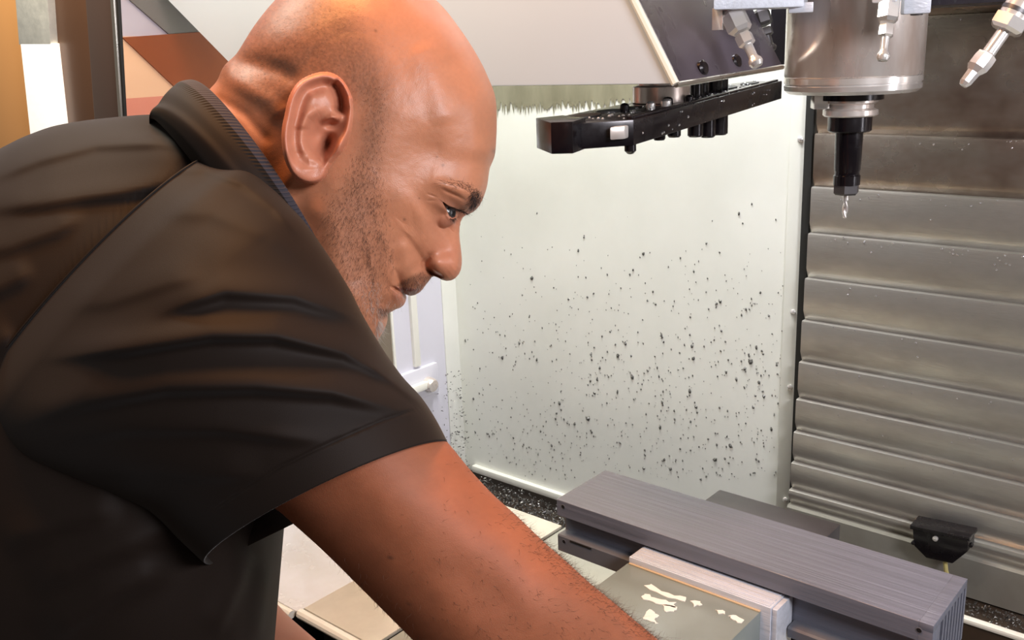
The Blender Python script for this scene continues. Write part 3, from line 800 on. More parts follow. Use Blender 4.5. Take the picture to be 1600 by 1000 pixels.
def fold(px, py, pts, sig, amp, fade=0.25):
    """a cloth fold: gentle rise on the upper side, quick fall below"""
    d, f, s = pdist(px, py, pts)
    w = np.clip(f / fade, 0, 1) * np.clip((1 - f) / fade, 0, 1); w = w * w * (3 - 2 * w)
    x = d * s
    return amp * w * np.where(x < 0, np.exp(-(x / (sig * 1.9)) ** 2), np.exp(-(x / (sig * 0.75)) ** 2))


def gauss(px, py, cx, cy, sx, sy, amp, rot=0.0):
    c, s = math.cos(rot), math.sin(rot); x = px - cx; y = py - cy
    return amp * np.exp(-((x * c + y * s) / sx) ** 2 - ((-x * s + y * c) / sy) ** 2)


def inside(px, py, poly):
    r = np.zeros(np.shape(px), bool); n = len(poly); j = n - 1
    for i in range(n):
        xi, yi = poly[i]; xj, yj = poly[j]
        if yi != yj:
            r ^= ((yi > py) != (yj > py)) & (px < (xj - xi) * (py - yi) / (yj - yi) + xi)
        j = i
    return r


def soft(px, py, poly, w):
    """1 inside a polygon, falling to 0 over w outside / inside its edge"""
    d, _, _ = pdist(px, py, list(poly) + [poly[0]])
    sd = np.where(inside(px, py, poly), d, -d)
    t = np.clip(sd / (2 * w) + 0.5, 0, 1); return t * t * (3 - 2 * t)


def vnoise(x, y, seed=0):
    """smooth value noise"""
    r = np.random.default_rng(seed).random((64, 64))
    xi = np.floor(x).astype(int); yi = np.floor(y).astype(int); fx = x - xi; fy = y - yi
    fx = fx * fx * (3 - 2 * fx); fy = fy * fy * (3 - 2 * fy)
    g = lambda a, b: r[a % 64, b % 64]
    return (g(xi, yi) * (1 - fx) + g(xi + 1, yi) * fx) * (1 - fy) + (g(xi, yi + 1) * (1 - fx) + g(xi + 1, yi + 1) * fx) * fy


# ---- head and neck
HC = np.array([545.0, 230.0])
OUT = [(681, 0), (700, 20), (716, 42), (731, 63), (745, 86), (756, 106), (764, 125), (771, 140), (774.5, 152), (776, 175), (776, 192), (775.3, 212), (774.2, 229), (775.0, 234), (774.2, 239), (770, 244), (765.5, 253), (763.5, 268), (762, 281), (759.5, 293), (756, 303), (752, 312), (746, 320),
       (737, 327), (729, 333), (723, 339), (719.5, 346), (718, 354), (717.5, 364), (718.2, 376), (720, 389), (721.3, 402), (721.3, 411), (719.8, 421), (716.5, 428.5), (711, 434.5), (704.5, 438), (697.5, 438.8), (690, 437), (683.5, 433.5), (678, 431.5), (674, 433),
       (670, 438), (665, 444), (660, 451), (654, 457), (647, 461), (641, 462.2), (635.5, 460.5), (632, 459), (630.3, 461), (631.2, 466), (630.8, 473), (628, 478), (623, 481.5), (616, 484), (609.5, 487.5), (603.5, 491), (599.5, 495), (597.3, 500), (596.5, 507), (595.5, 514), (592, 524), (585, 535),
       (572, 545), (553, 550), (525, 545), (490, 530), (455, 510), (420, 480), (385, 445), (352, 405), (325, 360), (306, 310), (297, 260), (298, 215), (306, 175), (317, 152), (329, 137), (337, 131), (342, 124.5), (343.3, 116), (346, 108), (352, 100), (359, 93.5), (364, 91), (369, 86), (377, 73), (386, 58), (395, 43.5), (406, 28.5), (418, 13.5), (430, 0), (447, -17), (468, -32),
       (493, -46), (522, -56), (553, -61), (585, -58), (615, -48), (643, -32), (664, -15)]
O = np.array(OUT); ang = np.unwrap(np.arctan2(O[:, 1] - HC[1], O[:, 0] - HC[0])); rad = np.hypot(O[:, 0] - HC[0], O[:, 1] - HC[1])
od = np.argsort(ang % (2 * np.pi)); a_s = (ang % (2 * np.pi))[od]; r_s = rad[od]
a_e = np.r_[a_s[-6:] - 2 * np.pi, a_s, a_s[:6] + 2 * np.pi]; r_e = np.r_[r_s[-6:], r_s, r_s[:6]]
NB, NF = 470, 560
th_face = np.linspace(math.radians(15), math.radians(85), NF, endpoint=False)
th_rest = np.linspace(math.radians(85), math.radians(375), NB, endpoint=False)
TH_ = np.r_[th_face, th_rest]; NA = len(TH_)
RS = np.array([np.interp(t % (2 * np.pi), a_e, r_e) for t in TH_])
# smooth the outline a little (not across the sharp turns of the face)
k5 = np.array([1, 4, 6, 4, 1]) / 16.0
RS = np.convolve(np.r_[RS[-2:], RS, RS[:2]], k5, 'valid')
ker = np.exp(-0.5 * (np.arange(-8, 9) / 3.0) ** 2); ker /= ker.sum()
RSs = np.convolve(np.r_[RS[-8:], RS, RS[:8]], ker, 'valid')
mfc = np.clip((np.degrees(TH_) - 85) / 10, 0, 1) * np.clip((373 - np.degrees(TH_)) / 8, 0, 1)
RS = RS * (1 - mfc) + RSs * mfc
# half-width profiles: (distance from the outline, half width)
KEY = [(-160, [(0, 0), (4, 29), (15, 57), (40, 88), (80, 110), (140, 130)]),
       (-143, [(0, 0), (4, 36), (15, 68), (40, 102), (90, 132), (150, 147)]),
       (-122, [(0, 0), (4, 40), (15, 77), (40, 112), (90, 142), (160, 157)]),
       (-90, [(0, 0), (4, 42), (15, 80), (40, 118), (90, 146), (160, 160)]),
       (-45, [(0, 0), (4, 41), (15, 79), (40, 116), (90, 144), (160, 158)]),
       (-12, [(0, 0), (4, 38), (15, 74), (40, 108), (90, 134), (160, 150)]),
       (8, [(0, 0), (3, 31), (10, 58), (30, 92), (60, 114), (110, 132), (170, 146)]),
       (20, [(0, 0), (3, 28), (8, 52), (18, 76), (34, 95), (60, 112), (110, 130), (170, 144)]),
       (27, [(0, 0), (3, 22), (8, 48), (16, 72), (30, 92), (60, 110), (110, 129), (170, 143)]),
       (33, [(0, 0), (3, 12), (7, 20), (12, 44), (18, 66), (28, 84), (48, 101), (85, 118), (150, 139)]),
       (39, [(0, 0), (3, 13), (10, 21), (20, 30), (30, 46), (42, 66), (62, 88), (95, 110), (150, 136)]),
       (45, [(0, 0), (3, 15), (10, 25), (22, 34), (36, 41), (48, 50), (66, 73), (95, 101), (150, 132), (190, 143)]),
       (51, [(0, 0), (3, 15), (10, 26), (22, 36), (38, 43), (52, 50), (68, 71), (95, 100), (150, 131), (190, 143)]),
       (57, [(0, 0), (3, 14), (8, 22), (20, 36), (38, 46), (55, 62), (80, 88), (120, 118), (190, 142)]),
       (63, [(0, 0), (3, 18), (10, 33), (25, 50), (50, 75), (80, 99), (120, 119), (190, 141)]),
       (70, [(0, 0), (3, 18), (10, 32), (25, 49), (50, 74), (80, 97), (120, 117), (190, 140)]),
       (77, [(0, 0), (3, 20), (10, 35), (30, 58), (60, 82), (100, 106), (150, 126), (200, 141)]),
       (84, [(0, 0), (3, 22), (10, 38), (30, 62), (70, 90), (120, 114), (200, 140)]),
       (100, [(0, 0), (4, 28), (15, 52), (40, 82), (90, 108), (160, 128), (220, 142)]),
       (135, [(0, 0), (4, 29), (15, 56), (40, 86), (80, 108), (140, 124), (200, 138)]),
       (200, [(0, 0), (4, 29), (15, 57), (40, 88), (80, 110), (140, 130)])]
NT = 210
tt = np.linspace(0, 1, NT)
DF = (1 - tt) ** 2.0                       # 0 at the outline (tt=1), 1 at the centre
DD = DF[None, :] * RS[:, None]             # distance from the outline (NA, NT)
ka = np.array([k[0] for k in KEY], float)
kh = []
for a, pr in KEY:
    kh.append(pr)
deg = ((np.degrees(TH_) + 160) % 360) - 160
H0 = np.zeros((NA, NT))
for i in range(NA):
    j = int(np.clip(np.searchsorted(ka, deg[i], side='right') - 1, 0, len(ka) - 2))
    u = (deg[i] - ka[j]) / (ka[j + 1] - ka[j]); u = min(max(u, 0), 1)

    def ev(pr):
        pr = [p for p in pr if p[0] < RS[i] - 20] + [(RS[i], 152)]
        return pchip(np.sqrt([p[0] for p in pr]), [p[1] for p in pr], np.sqrt(DD[i]))
    H0[i] = ev(kh[j]) * (1 - u) + ev(kh[j + 1]) * u
PX = HC[0] + (RS[:, None] - DD) * np.cos(TH_)[:, None]
PY = HC[1] + (RS[:, None] - DD) * np.sin(TH_)[:, None]

# even the profiles out, more and more towards the middle of the head
GX, GY = np.meshgrid(np.arange(270, 800.0), np.arange(-80, 570.0))
gt = np.arctan2(GY - HC[1], GX - HC[0]) % (2 * np.pi); gr = np.hypot(GX - HC[0], GY - HC[1])
tm = TH_ % (2 * np.pi); oo = np.argsort(tm); tms = np.r_[tm[oo][-1] - 2 * np.pi, tm[oo], tm[oo][0] + 2 * np.pi]; oi = np.r_[oo[-1], oo, oo[0]]
fi = np.interp(gt, tms, np.arange(len(tms))); i0 = np.clip(fi.astype(int), 0, len(tms) - 2); fu = fi - i0
rg = RS[oi[i0]] * (1 - fu) + RS[oi[i0 + 1]] * fu
gin = gr < rg; gd = np.clip(rg - gr, 0, None)
gk = (1 - np.sqrt(np.clip(gd / rg, 0, 1))) * (NT - 1); j0 = np.clip(gk.astype(int), 0, NT - 2); fv_ = gk - j0
A_, B_ = oi[i0], oi[i0 + 1]
GH = (H0[A_, j0] * (1 - fv_) + H0[A_, j0 + 1] * fv_) * (1 - fu) + (H0[B_, j0] * (1 - fv_) + H0[B_, j0 + 1] * fv_) * fu


def blur(img, sg):
    n, m = img.shape; fy_ = np.fft.fftfreq(n + 200)[:, None]; fx_ = np.fft.rfftfreq(m + 200)[None, :]
    return np.fft.irfft2(np.fft.rfft2(img, (n + 200, m + 200)) * np.exp(-2 * (np.pi * sg) ** 2 * (fx_ ** 2 + fy_ ** 2)), (n + 200, m + 200))[:n, :m]


SG = [0.0, 3.0, 7.0, 14.0, 26.0]
def sample(img, px, py):
    x = np.clip(px - 270, 0, img.shape[1] - 1.001); y = np.clip(py + 80, 0, img.shape[0] - 1.001); xi = x.astype(int); yi = y.astype(int); fx = x - xi; fy = y - yi
    return (img[yi, xi] * (1 - fx) + img[yi, xi + 1] * fx) * (1 - fy) + (img[yi + 1, xi] * (1 - fx) + img[yi + 1, xi + 1] * fx) * fy


lev = [H0] + [sample(blur(np.where(gin, GH, 0), q_) / np.maximum(blur(gin * 1.0, q_), 1e-3), PX, PY) for q_ in SG[1:]]
li = np.interp(DD, [0, 14, 26, 45, 75, 110, 400], [0, 0, 0.7, 1.6, 2.6, 4.0, 4.0]); l0 = np.clip(li.astype(int), 0, 3); lu = li - l0
lev = np.array(lev); ii, jj = np.indices(H0.shape)
H0 = lev[l0, ii, jj] * (1 - lu) + lev[l0 + 1, ii, jj] * lu
EDGE = np.clip(DD / 7.0, 0, 1)             # features fade out at the outline


def features(px, py):
    h = np.zeros_like(px)
    # temple, cheekbone, hollow cheek, jaw
    h += gauss(px, py, 672, 238, 40, 34, -9, 0.4)
    h += gauss(px, py, 640, 318, 48, 26, 6, 0.55)
    h += gauss(px, py, 628, 398, 26, 34, -2)
    h += ridge(px, py, [(500, 300), (512, 370), (530, 430), (565, 495), (590, 520)], 26, 8)
    h += gauss(px, py, 470, 360, 60, 40, -12, 0.9)          # neck behind the jaw
    h += gauss(px, py, 430, 300, 40, 60, -7, -0.5)
    h += ridge(px, py, [(470, 250), (440, 300), (430, 360)], 18, 9)   # neck muscle behind the ear
    # skin roll at the nape and the hollow above it
    h += ridge(px, py, [(335, 122), (375, 135), (420, 158), (445, 190)], 15, 8)
    h += ridge(px, py, [(352, 97), (400, 100), (440, 112), (470, 128)], 15, -7)
    h += ridge(px, py, [(330, 145), (385, 182), (425, 228)], 9, -4)
    h += gauss(px, py, 470, 60, 70, 30, 4)
    # skull: bump lines
    h += ridge(px, py, [(660, 60), (690, 140), (700, 200)], 26, 3.5)
    h += gauss(px, py, 742, 205, 16, 60, 4)
    # brow and eye socket
    h += ridge(px, py, [(756, 318), (735, 303), (712, 294), (684, 287), (660, 284)], 10, 8, 0.42)
    h += gauss(px, py, 712, 320, 20, 9, -6, 0.45)
    # lids: bulge of the ball, crease lines
    h += ridge(px, py, [(684, 292), (700, 300), (718, 308), (736, 318)], 3.0, -2.6, 0.35)
    h += ridge(px, py, [(716, 346), (704, 354), (688, 354), (672, 342)], 5, -3.0, 0.4)
    h += ridge(px, py, [(664, 302), (686, 309)], 1.8, -1.0, 0.45)
    h += ridge(px, py, [(662, 314), (686, 313)], 1.8, -0.8, 0.45)
    # nose: wing, wing groove, side plane
    h += gauss(px, py, 685, 412, 15, 13, 11, -0.4)
    h += gauss(px, py, 710, 414, 14, 18, 6)
    h += ridge(px, py, [(684, 392), (671, 400), (664, 410), (664, 422), (668, 430)], 4.6, -8, 0.45)
    h += gauss(px, py, 697, 392, 12, 10, -4)
    # nostril
    h += ridge(px, py, [(665, 417), (675, 427), (684, 431.5), (694, 434.5)], 3.4, -20, 0.3)
    # nasolabial fold, philtrum side, lips
    h += ridge(px, py, [(660, 408), (644, 422), (628, 436), (615, 450)], 7, -2.2, 0.4)
    h += ridge(px, py, [(655, 405), (636, 420), (618, 436)], 12, 2, 0.4)
    h += ridge(px, py, [(652, 454), (640, 456), (628, 453), (619, 449)], 4.5, 5)
    h += ridge(px, py, [(634, 462), (624, 455.5), (616, 450), (608, 448)], 2.2, -8, 0.3)
    h += ridge(px, py, [(630, 469), (621, 464), (612, 457)], 6, 2.5, 0.4)
    h += ridge(px, py, [(612, 484), (600, 474), (592, 462)], 8, -2.5, 0.4)
    h += ridge(px, py, [(618, 372), (632, 383), (645, 393), (656, 404), (664, 416)], 14, 7.5, 0.4)
    h += ridge(px, py, [(612, 405), (617, 425), (627, 445)], 8, 3, 0.4)
    h += gauss(px, py, 598, 508, 12, 14, 5)
    h += gauss(px, py, 606, 446, 8, 10, -3)
    # mole at the hair line of the forehead
    h += gauss(px, py, 773, 236, 3.0, 4, 5)
    # fine unevenness of the skin
    h += (vnoise(px / 18, py / 18, 3) - 0.5) * 0.7 + (vnoise(px / 6, py / 6, 4) - 0.5) * 0.25
    return h


EYEHOLE = [(692.5, 316.5), (696.5, 319.5), (702, 323), (709, 325.5), (716, 327.5), (724, 330), (721, 333), (716, 335.5), (711, 339), (706, 340), (702, 337), (698, 328.5)]
FT = features(PX, PY)
HOLE = soft(PX, PY, EYEHOLE, 1.1)
H = H0 + FT * EDGE
EC = (690.5, 331.5, 50.0, 21.5)               # eyeball: sheet position, half width, radius
re2 = (PX - EC[0]) ** 2 + (PY - EC[1]) ** 2
LID = EC[2] + np.sqrt(np.clip((EC[3] + 3.2) ** 2 - re2, 0, None)); LID = np.where(re2 < (EC[3] + 3.2) ** 2, LID, 0)
CRE = ridge(PX, PY, [(680, 299), (692, 307), (706, 314), (720, 320), (730, 325)], 2.0, -2.5) + ridge(PX, PY, [(694, 326), (699, 338), (705, 345)], 2.4, 1.2) + ridge(PX, PY, [(689, 311), (700, 317), (714, 323), (725, 328)], 2.4, 1.6)
ks = 5.0; dm_ = np.clip(0.5 + 0.5 * (LID + CRE - H) / ks, 0, 1)
H = H * (1 - dm_) + (LID + CRE) * dm_ + ks * dm_ * (1 - dm_)
BALL = EC[2] + np.sqrt(np.clip(EC[3] ** 2 - re2, 0, None)) - 5.0
H = H * (1 - HOLE) + np.minimum(H, np.where(re2 < EC[3] ** 2, BALL, H - 5)) * HOLE
H = H - 48 * soft(PX, PY, [(502, 124), (480, 130), (462, 150), (454, 180), (450, 215), (455, 245), (470, 268), (490, 272), (505, 262), (520, 240), (538, 205), (544, 175), (540, 150), (524, 128)], 7)
H = np.maximum(H, 0)
H[:, -1] = 0.0
# tints: stubble, lips, brows and darker lids; nostril shade painted in below
SKIN = np.array(lin(181, 120, 89)); STUB = np.array(lin(96, 62, 44)); LIPC = np.array(lin(140, 84, 78)); REDD = np.array(lin(206, 118, 96))


def skin_tint(px, py):
    n = px.shape
    c = np.broadcast_to(SKIN, n + (3,)).copy()
    c *= (0.93 + 0.14 * vnoise(px / 22, py / 22, 8))[..., None] * (0.96 + 0.08 * vnoise(px / 4, py / 4, 9))[..., None]

    def mixin(m, col):
        c[...] = c * (1 - m[..., None]) + col * m[..., None]
    # clipped hair over the back and side of the skull
    scalp = soft(px, py, [(300, 100), (350, 60), (400, 0), (470, -40), (540, 10), (590, 80), (610, 130), (600, 190), (590, 250), (566, 240), (566, 165), (470, 120), (430, 190), (385, 160)], 26)
    mixin(scalp * 0.56 * (0.7 + 0.6 * vnoise(px / 2.5, py / 2.5, 12)), STUB)
    mixin(gauss(px, py, 440, 105, 38, 13, 0.35, 0.5), STUB)
    beard = soft(px, py, [(562, 250), (582, 250), (592, 300), (598, 350), (604, 400), (596, 440), (600, 470), (585, 505), (560, 480), (530, 430), (512, 370), (515, 320), (540, 290)], 16)
    mixin(beard * 0.24 * (0.6 + 0.8 * vnoise(px / 2.2, py / 2.2, 13)), STUB)
    must = soft(px, py, [(618, 446), (640, 432), (662, 424), (674, 432), (664, 446), (652, 456), (630, 452)], 4)
    mixin(must * 0.5, STUB)
    mixin(soft(px, py, [(618, 449), (634, 450), (656, 452), (648, 462), (640, 464), (630, 460)], 2) * 0.9, LIPC * 0.5)
    mixin(soft(px, py, [(614, 453), (624, 457), (633, 462), (633, 473), (624, 478), (616, 468)], 3) * 0.25, LIPC)
    mixin(soft(px, py, [(588, 478), (612, 484), (600, 495), (590, 498)], 4) * 0.45, STUB)
    mixin(gauss(px, py, 700, 405, 34, 42, 0.18), REDD)
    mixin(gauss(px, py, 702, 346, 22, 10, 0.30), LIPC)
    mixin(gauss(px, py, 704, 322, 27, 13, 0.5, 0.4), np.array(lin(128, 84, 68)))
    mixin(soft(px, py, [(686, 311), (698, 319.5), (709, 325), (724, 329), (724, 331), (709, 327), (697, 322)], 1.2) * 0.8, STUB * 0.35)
    for mx, my, mr in ((587, 48, 2.4), (773, 236, 4), (632, 343, 2.2), (609, 353, 1.5), (692, 258, 2), (683, 245, 1.5), (470, 262, 1.4), (655, 310, 1.3)):
        mixin(gauss(px, py, mx, my, mr, mr, 0.6), STUB * 0.6)
    return c


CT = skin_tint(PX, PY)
CT = CT * (1 - 0.55 * soft(PX, PY, [(668, 421), (676, 427), (685, 430.5), (694, 433.5), (690, 437), (676, 433)], 1.5)[..., None])  # shade inside the nostril, darkened into the tint
BV = []; BF = []; BC = []; nb = [0]


def add_grid(P, C, faces, rough=0.43):
    P = P.reshape(-1, 3); BV.append(P); BC.append(np.c_[C.reshape(-1, 3), np.full(len(P), rough)]); BF.append(np.asarray(faces) + nb[0]); nb[0] += len(P)


def grid_faces(n, m, wrap=True, flip=False):
    i = np.arange(n if wrap else n - 1); j = np.arange(m - 1)
    I, J = np.meshgrid(i, j, indexing='ij'); I2 = (I + 1) % n
    f = np.stack([I * m + J, I2 * m + J, I2 * m + J + 1, I * m + J + 1], -1).reshape(-1, 4)
    return f[:, ::-1] if flip else f


# near half: sheet position and half width -> point in space
near = W(PX, PY, DH - H / F * DH)
# far half: the mirror image across the middle plane
sc_ = (DH - H / F * DH) / DH
FX = 800 + (PX - 800) * sc_; FY = 500 + (PY - 500) * sc_
sel = np.unique(np.r_[np.arange(0, NT, 4), NT - 6, NT - 4, NT - 3, NT - 2, NT - 1])
DFAR = DH + H / F * DH
far = W(800 + (FX - 800) * DH / DFAR, 500 + (FY - 500) * DH / DFAR, DFAR)
add_grid(near, CT, grid_faces(NA, NT, flip=True))
add_grid(far[:, sel], CT[:, sel], grid_faces(NA, len(sel)))

# ---- ear: a thin shell standing off the skull
EOUT = [(502, 112), (488, 115.5), (474, 122), (463, 131), (455, 143), (448.5, 160), (444.5, 179), (441, 196), (439.5, 212), (440.5, 229), (444, 247), (449, 260), (456, 272), (465, 281), (476, 286), (490, 287), (500, 284), (508, 276), (514, 264), (524, 250), (535, 236), (546, 218), (553, 200), (557, 182), (557, 168), (553, 157), (549, 146), (544, 136), (536, 125), (526, 117), (514, 112.5)]
ec = np.array([492.0, 200.0]); eo = curve(EOUT + EOUT[:1], 321)[:-1]
NE, NR = 320, 110
tr = np.linspace(0, 1, NR)
ex = ec[0] + (eo[:, 0] - ec[0])[:, None] * tr; ey = ec[1] + (eo[:, 1] - ec[1])[:, None] * tr
closed = [tuple(p) for p in eo[::4]] + [tuple(eo[0])]


def ear_h(px, py):
    d, _, _ = pdist(px, py, closed)
    base = 150 + 9 + 0.30 * np.clip(552 - px, 0, 200) - 0.05 * (py - 200)
    base -= 10 * np.clip((py - 235) / 50, 0, 1)
    free = 1 - soft(px, py, [(508, 288), (516, 255), (535, 240), (548, 205), (552, 160), (600, 150), (600, 300)], 8)   # rim fades where the ear meets the cheek
    h = base.copy()
    rim = np.exp(-((d - 7.5) / 6.5) ** 2)
    lobe = np.clip((py - 240) / 25, 0, 1)
    h += rim * 9 * (0.2 + 0.8 * free) * (1 - 0.75 * lobe)
    h += np.exp(-((d - 23) / 9) ** 2) * -11 * free * (1 - lobe)
    # antihelix with its two branches
    h += ridge(px, py, [(486, 256), (475, 243), (469, 222), (470, 200), (479, 182), (494, 171), (514, 165)], 9.0, 9, 0.3)
    h += ridge(px, py, [(470, 205), (472, 180), (480, 158), (492, 142)], 10, 5)
    # bowl, canal and the dark hollow below the front of the rim
    h += gauss(px, py, 498, 213, 22, 29, -30, 0.25)
    h += gauss(px, py, 512, 226, 9, 16, -36, 0.35)
    h += ridge(px, py, [(519, 126), (529, 138), (534, 152), (534, 166), (528, 178)], 8.0, -24, 0.12)
    h += gauss(px, py, 517, 194, 10, 7, -18)
    h += ridge(px, py, [(540, 184), (518, 184), (498, 194)], 6, 11, 0.4)
    # tragus, antitragus, notch
    h += gauss(px, py, 527, 222, 10, 15, 15, 0.3)
    h += gauss(px, py, 492, 250, 9, 8, 8)
    h += gauss(px, py, 506, 250, 5, 8, -8)
    h += gauss(px, py, 478, 268, 14, 12, 5)
    blend_ = (1 - free) * np.clip(1.15 - d / 20, 0, 1) ** 1.5; h = h * (1 - blend_) + 149 * blend_
    # rounded edge
    ed = np.clip(d / 5.5, 0, 1); h -= (1 - np.sqrt(np.clip(1 - (1 - ed) ** 2, 0, 1))) * (13 * free + 3)
    return h, d, free


eh, ed_, efree = ear_h(ex, ey)
front = W(ex, ey, DH - eh / F * DH)
# back of the ear: follows the front at the rim's thickness, sinking into the skull
bh = np.minimum(eh - 8 - 20 * (1 - tr)[None, :], 175 - 45 * (1 - tr)[None, :] - 30 * (1 - efree))
bx = ec[0] + 12 + (ex - ec[0]) * 0.96 - 12 * tr; by = ec[1] + (ey - ec[1]) * 0.97
back = W(bx, by, DH - bh / F * DH)
ecol = np.broadcast_to(np.array(lin(190, 124, 96)), ex.shape + (3,)).copy()
ecol *= (0.94 + 0.12 * vnoise(ex / 9, ey / 9, 21))[..., None]
ecol[...] = ecol * (1 - 0.35 * np.exp(-(ed_ / 12) ** 2)[..., None]) + np.array(lin(194, 112, 88)) * 0.35 * np.exp(-(ed_ / 12) ** 2)[..., None]
blend = (1 - efree)[..., None] * np.clip(1.2 - ed_ / 22, 0, 1)[..., None]
ecol = ecol * (1 - blend) + SKIN * blend
add_grid(front, ecol, grid_faces(NE, NR, flip=False))
add_grid(back, ecol, grid_faces(NE, NR, flip=True))
i = np.arange(NE); i2 = (i + 1) % NE
n0 = nb[0] - 2 * NE * NR
BF.append(np.stack([n0 + i * NR + NR - 1, n0 + i2 * NR + NR - 1, n0 + NE * NR + i2 * NR + NR - 1, n0 + NE * NR + i * NR + NR - 1], -1)[:, ::-1])
# the other ear, mirrored and coarser
for (Hh, gx, gy, fl) in ((eh, ex, ey, True), (bh, bx, by, False)):
    s1 = (DH - Hh / F * DH) / DH; fx = 800 + (gx - 800) * s1; fy = 500 + (gy - 500) * s1; dfar = DH + Hh / F * DH
    g = W(800 + (fx - 800) * DH / dfar, 500 + (fy - 500) * DH / dfar, dfar)[::8, ::6]
    add_grid(g, ecol[::8, ::6], grid_faces(g.shape[0], g.shape[1], flip=not fl))

# ---- right arm: from inside the sleeve over the elbow to the hand
UA = curve([(560, 560, 0.60), (620, 612, 0.60), (665, 655, 0.60), (700, 692, 0.60), (738, 738, 0.60), (775, 777, 0.60), (803, 802, 0.60), (848, 845, 0.602), (890, 882, 0.605), (925, 914, 0.612), (955, 938, 0.622), (988, 966, 0.635), (1032, 1003, 0.65), (1095, 1064, 0.67), (1160, 1130, 0.69), (1225, 1195, 0.71)], 150)
LA = curve([(330, 745, 0), (385, 775, 0), (433, 797, 0), (462, 822, 0), (500, 856, 0), (545, 900, 0), (590, 945, 0), (630, 985, 0), (665, 1020, 0), (720, 1075, 0), (790, 1125, 0), (860, 1165, 0), (940, 1200, 0), (1010, 1225, 0), (1080, 1250, 0), (1160, 1285, 0)], 150)
NP = 140
ph = np.linspace(0, 2 * np.pi, NP, endpoint=False)
mid = (UA[:, :2] + LA[:, :2]) / 2; hv = (UA[:, :2] - LA[:, :2]) / 2
hl = np.hypot(hv[:, 0], hv[:, 1]) / F * UA[:, 2]            # half width in metres
axd = np.gradient(mid, axis=0); axd /= np.linalg.norm(axd, axis=1)[:, None]
ux_ = mid[:, None, 0] + hv[:, None, 0] * np.sin(ph); uy_ = mid[:, None, 1] + hv[:, None, 1] * np.sin(ph)
dep = UA[:, 2][:, None] - hl[:, None] * 0.96 * np.cos(ph)
nearw = np.clip(np.cos(ph), 0, 1)[None, :]
dis = ridge(ux_, uy_, [(905, 892), (925, 925), (948, 960), (985, 1015), (1010, 1060)], 12, -0.0035, 0.1)
dis += ridge(ux_, uy_, [(925, 900), (975, 960), (1040, 1040)], 26, 0.005, 0.1)
dis += gauss(ux_, uy_, 640, 800, 120, 60, 0.004, 0.8) + gauss(ux_, uy_, 760, 930, 120, 40, -0.004, 0.8)
dis += gauss(ux_, uy_, 560, 900, 60, 30, -0.002, 0.8)
dis += (vnoise(ux_ / 30, uy_ / 30, 31) - 0.5) * 0.0009
dep = dep - dis * nearw ** 0.7
arm = W(ux_, uy_, dep)
acol = np.broadcast_to(np.array(lin(146, 84, 55)), ux_.shape + (3,)).copy()
acol *= (0.92 + 0.16 * vnoise(ux_ / 26, uy_ / 26, 33))[..., None] * (0.95 + 0.1 * vnoise(ux_ / 5, uy_ / 5, 34))[..., None]
for mx, my, mr in ((609, 872, 2.6), (640, 944, 2), (722, 951, 2), (750, 892, 1.6), (690, 760, 1.5)):
    m_ = gauss(ux_, uy_, mx, my, mr, mr, 0.8) * (nearw > 0); acol = acol * (1 - m_[..., None]) + STUB * 0.4 * m_[..., None]
add_grid(arm, acol, grid_faces(150, NP).reshape(-1, 4)[:, ::1] if False else np.array([(k * NP + i, (k + 1) * NP + i, (k + 1) * NP + (i + 1) % NP, k * NP + (i + 1) % NP) for k in range(149) for i in range(NP)]), 0.66)


def limb(pts, n=24, col=(190, 118, 82), rings=None):
    """tapered limb through eye-relative points with radii [(point, r)], round ends"""
    P_ = np.array([p for p, r in pts], float); Rr = np.array([r for p, r in pts], float)
    t = np.r_[0, np.cumsum(np.linalg.norm(np.diff(P_, axis=0), axis=1))]
    q = np.linspace(0, t[-1], rings or len(pts) * 8)
    C_ = np.stack([pchip(t, P_[:, k], q) for k in range(3)], -1); R_ = pchip(t, Rr, q)
    e_ = np.minimum(q, t[-1] - q); R_ = R_ * np.sqrt(np.clip(1 - (1 - np.clip(e_ / (Rr.mean() * 0.9), 0, 1)) ** 2, 0.0004, 1))
    T = np.gradient(C_, axis=0); T /= np.linalg.norm(T, axis=1)[:, None]
    e = np.cross(T[0], [0.3, 0.2, 0.93]); e /= np.linalg.norm(e); out = []
    for k in range(len(q)):
        e = e - T[k] * np.dot(e, T[k]); e /= np.linalg.norm(e); g = np.cross(T[k], e)
        a = np.linspace(0, 2 * np.pi, n, endpoint=False)
        out.append(C_[k] + R_[k] * (np.cos(a)[:, None] * e + np.sin(a)[:, None] * g))
    out = np.array(out); m = len(q)
    f = np.array([(k * n + i, k * n + (i + 1) % n, (k + 1) * n + (i + 1) % n, (k + 1) * n + i) for k in range(m - 1) for i in range(n)])
    add_grid(out + EYE, np.broadcast_to(np.array(lin(*col)), out.shape).copy(), f, 0.6)


Wd = lambda px, py, d: ray(px, py) * d
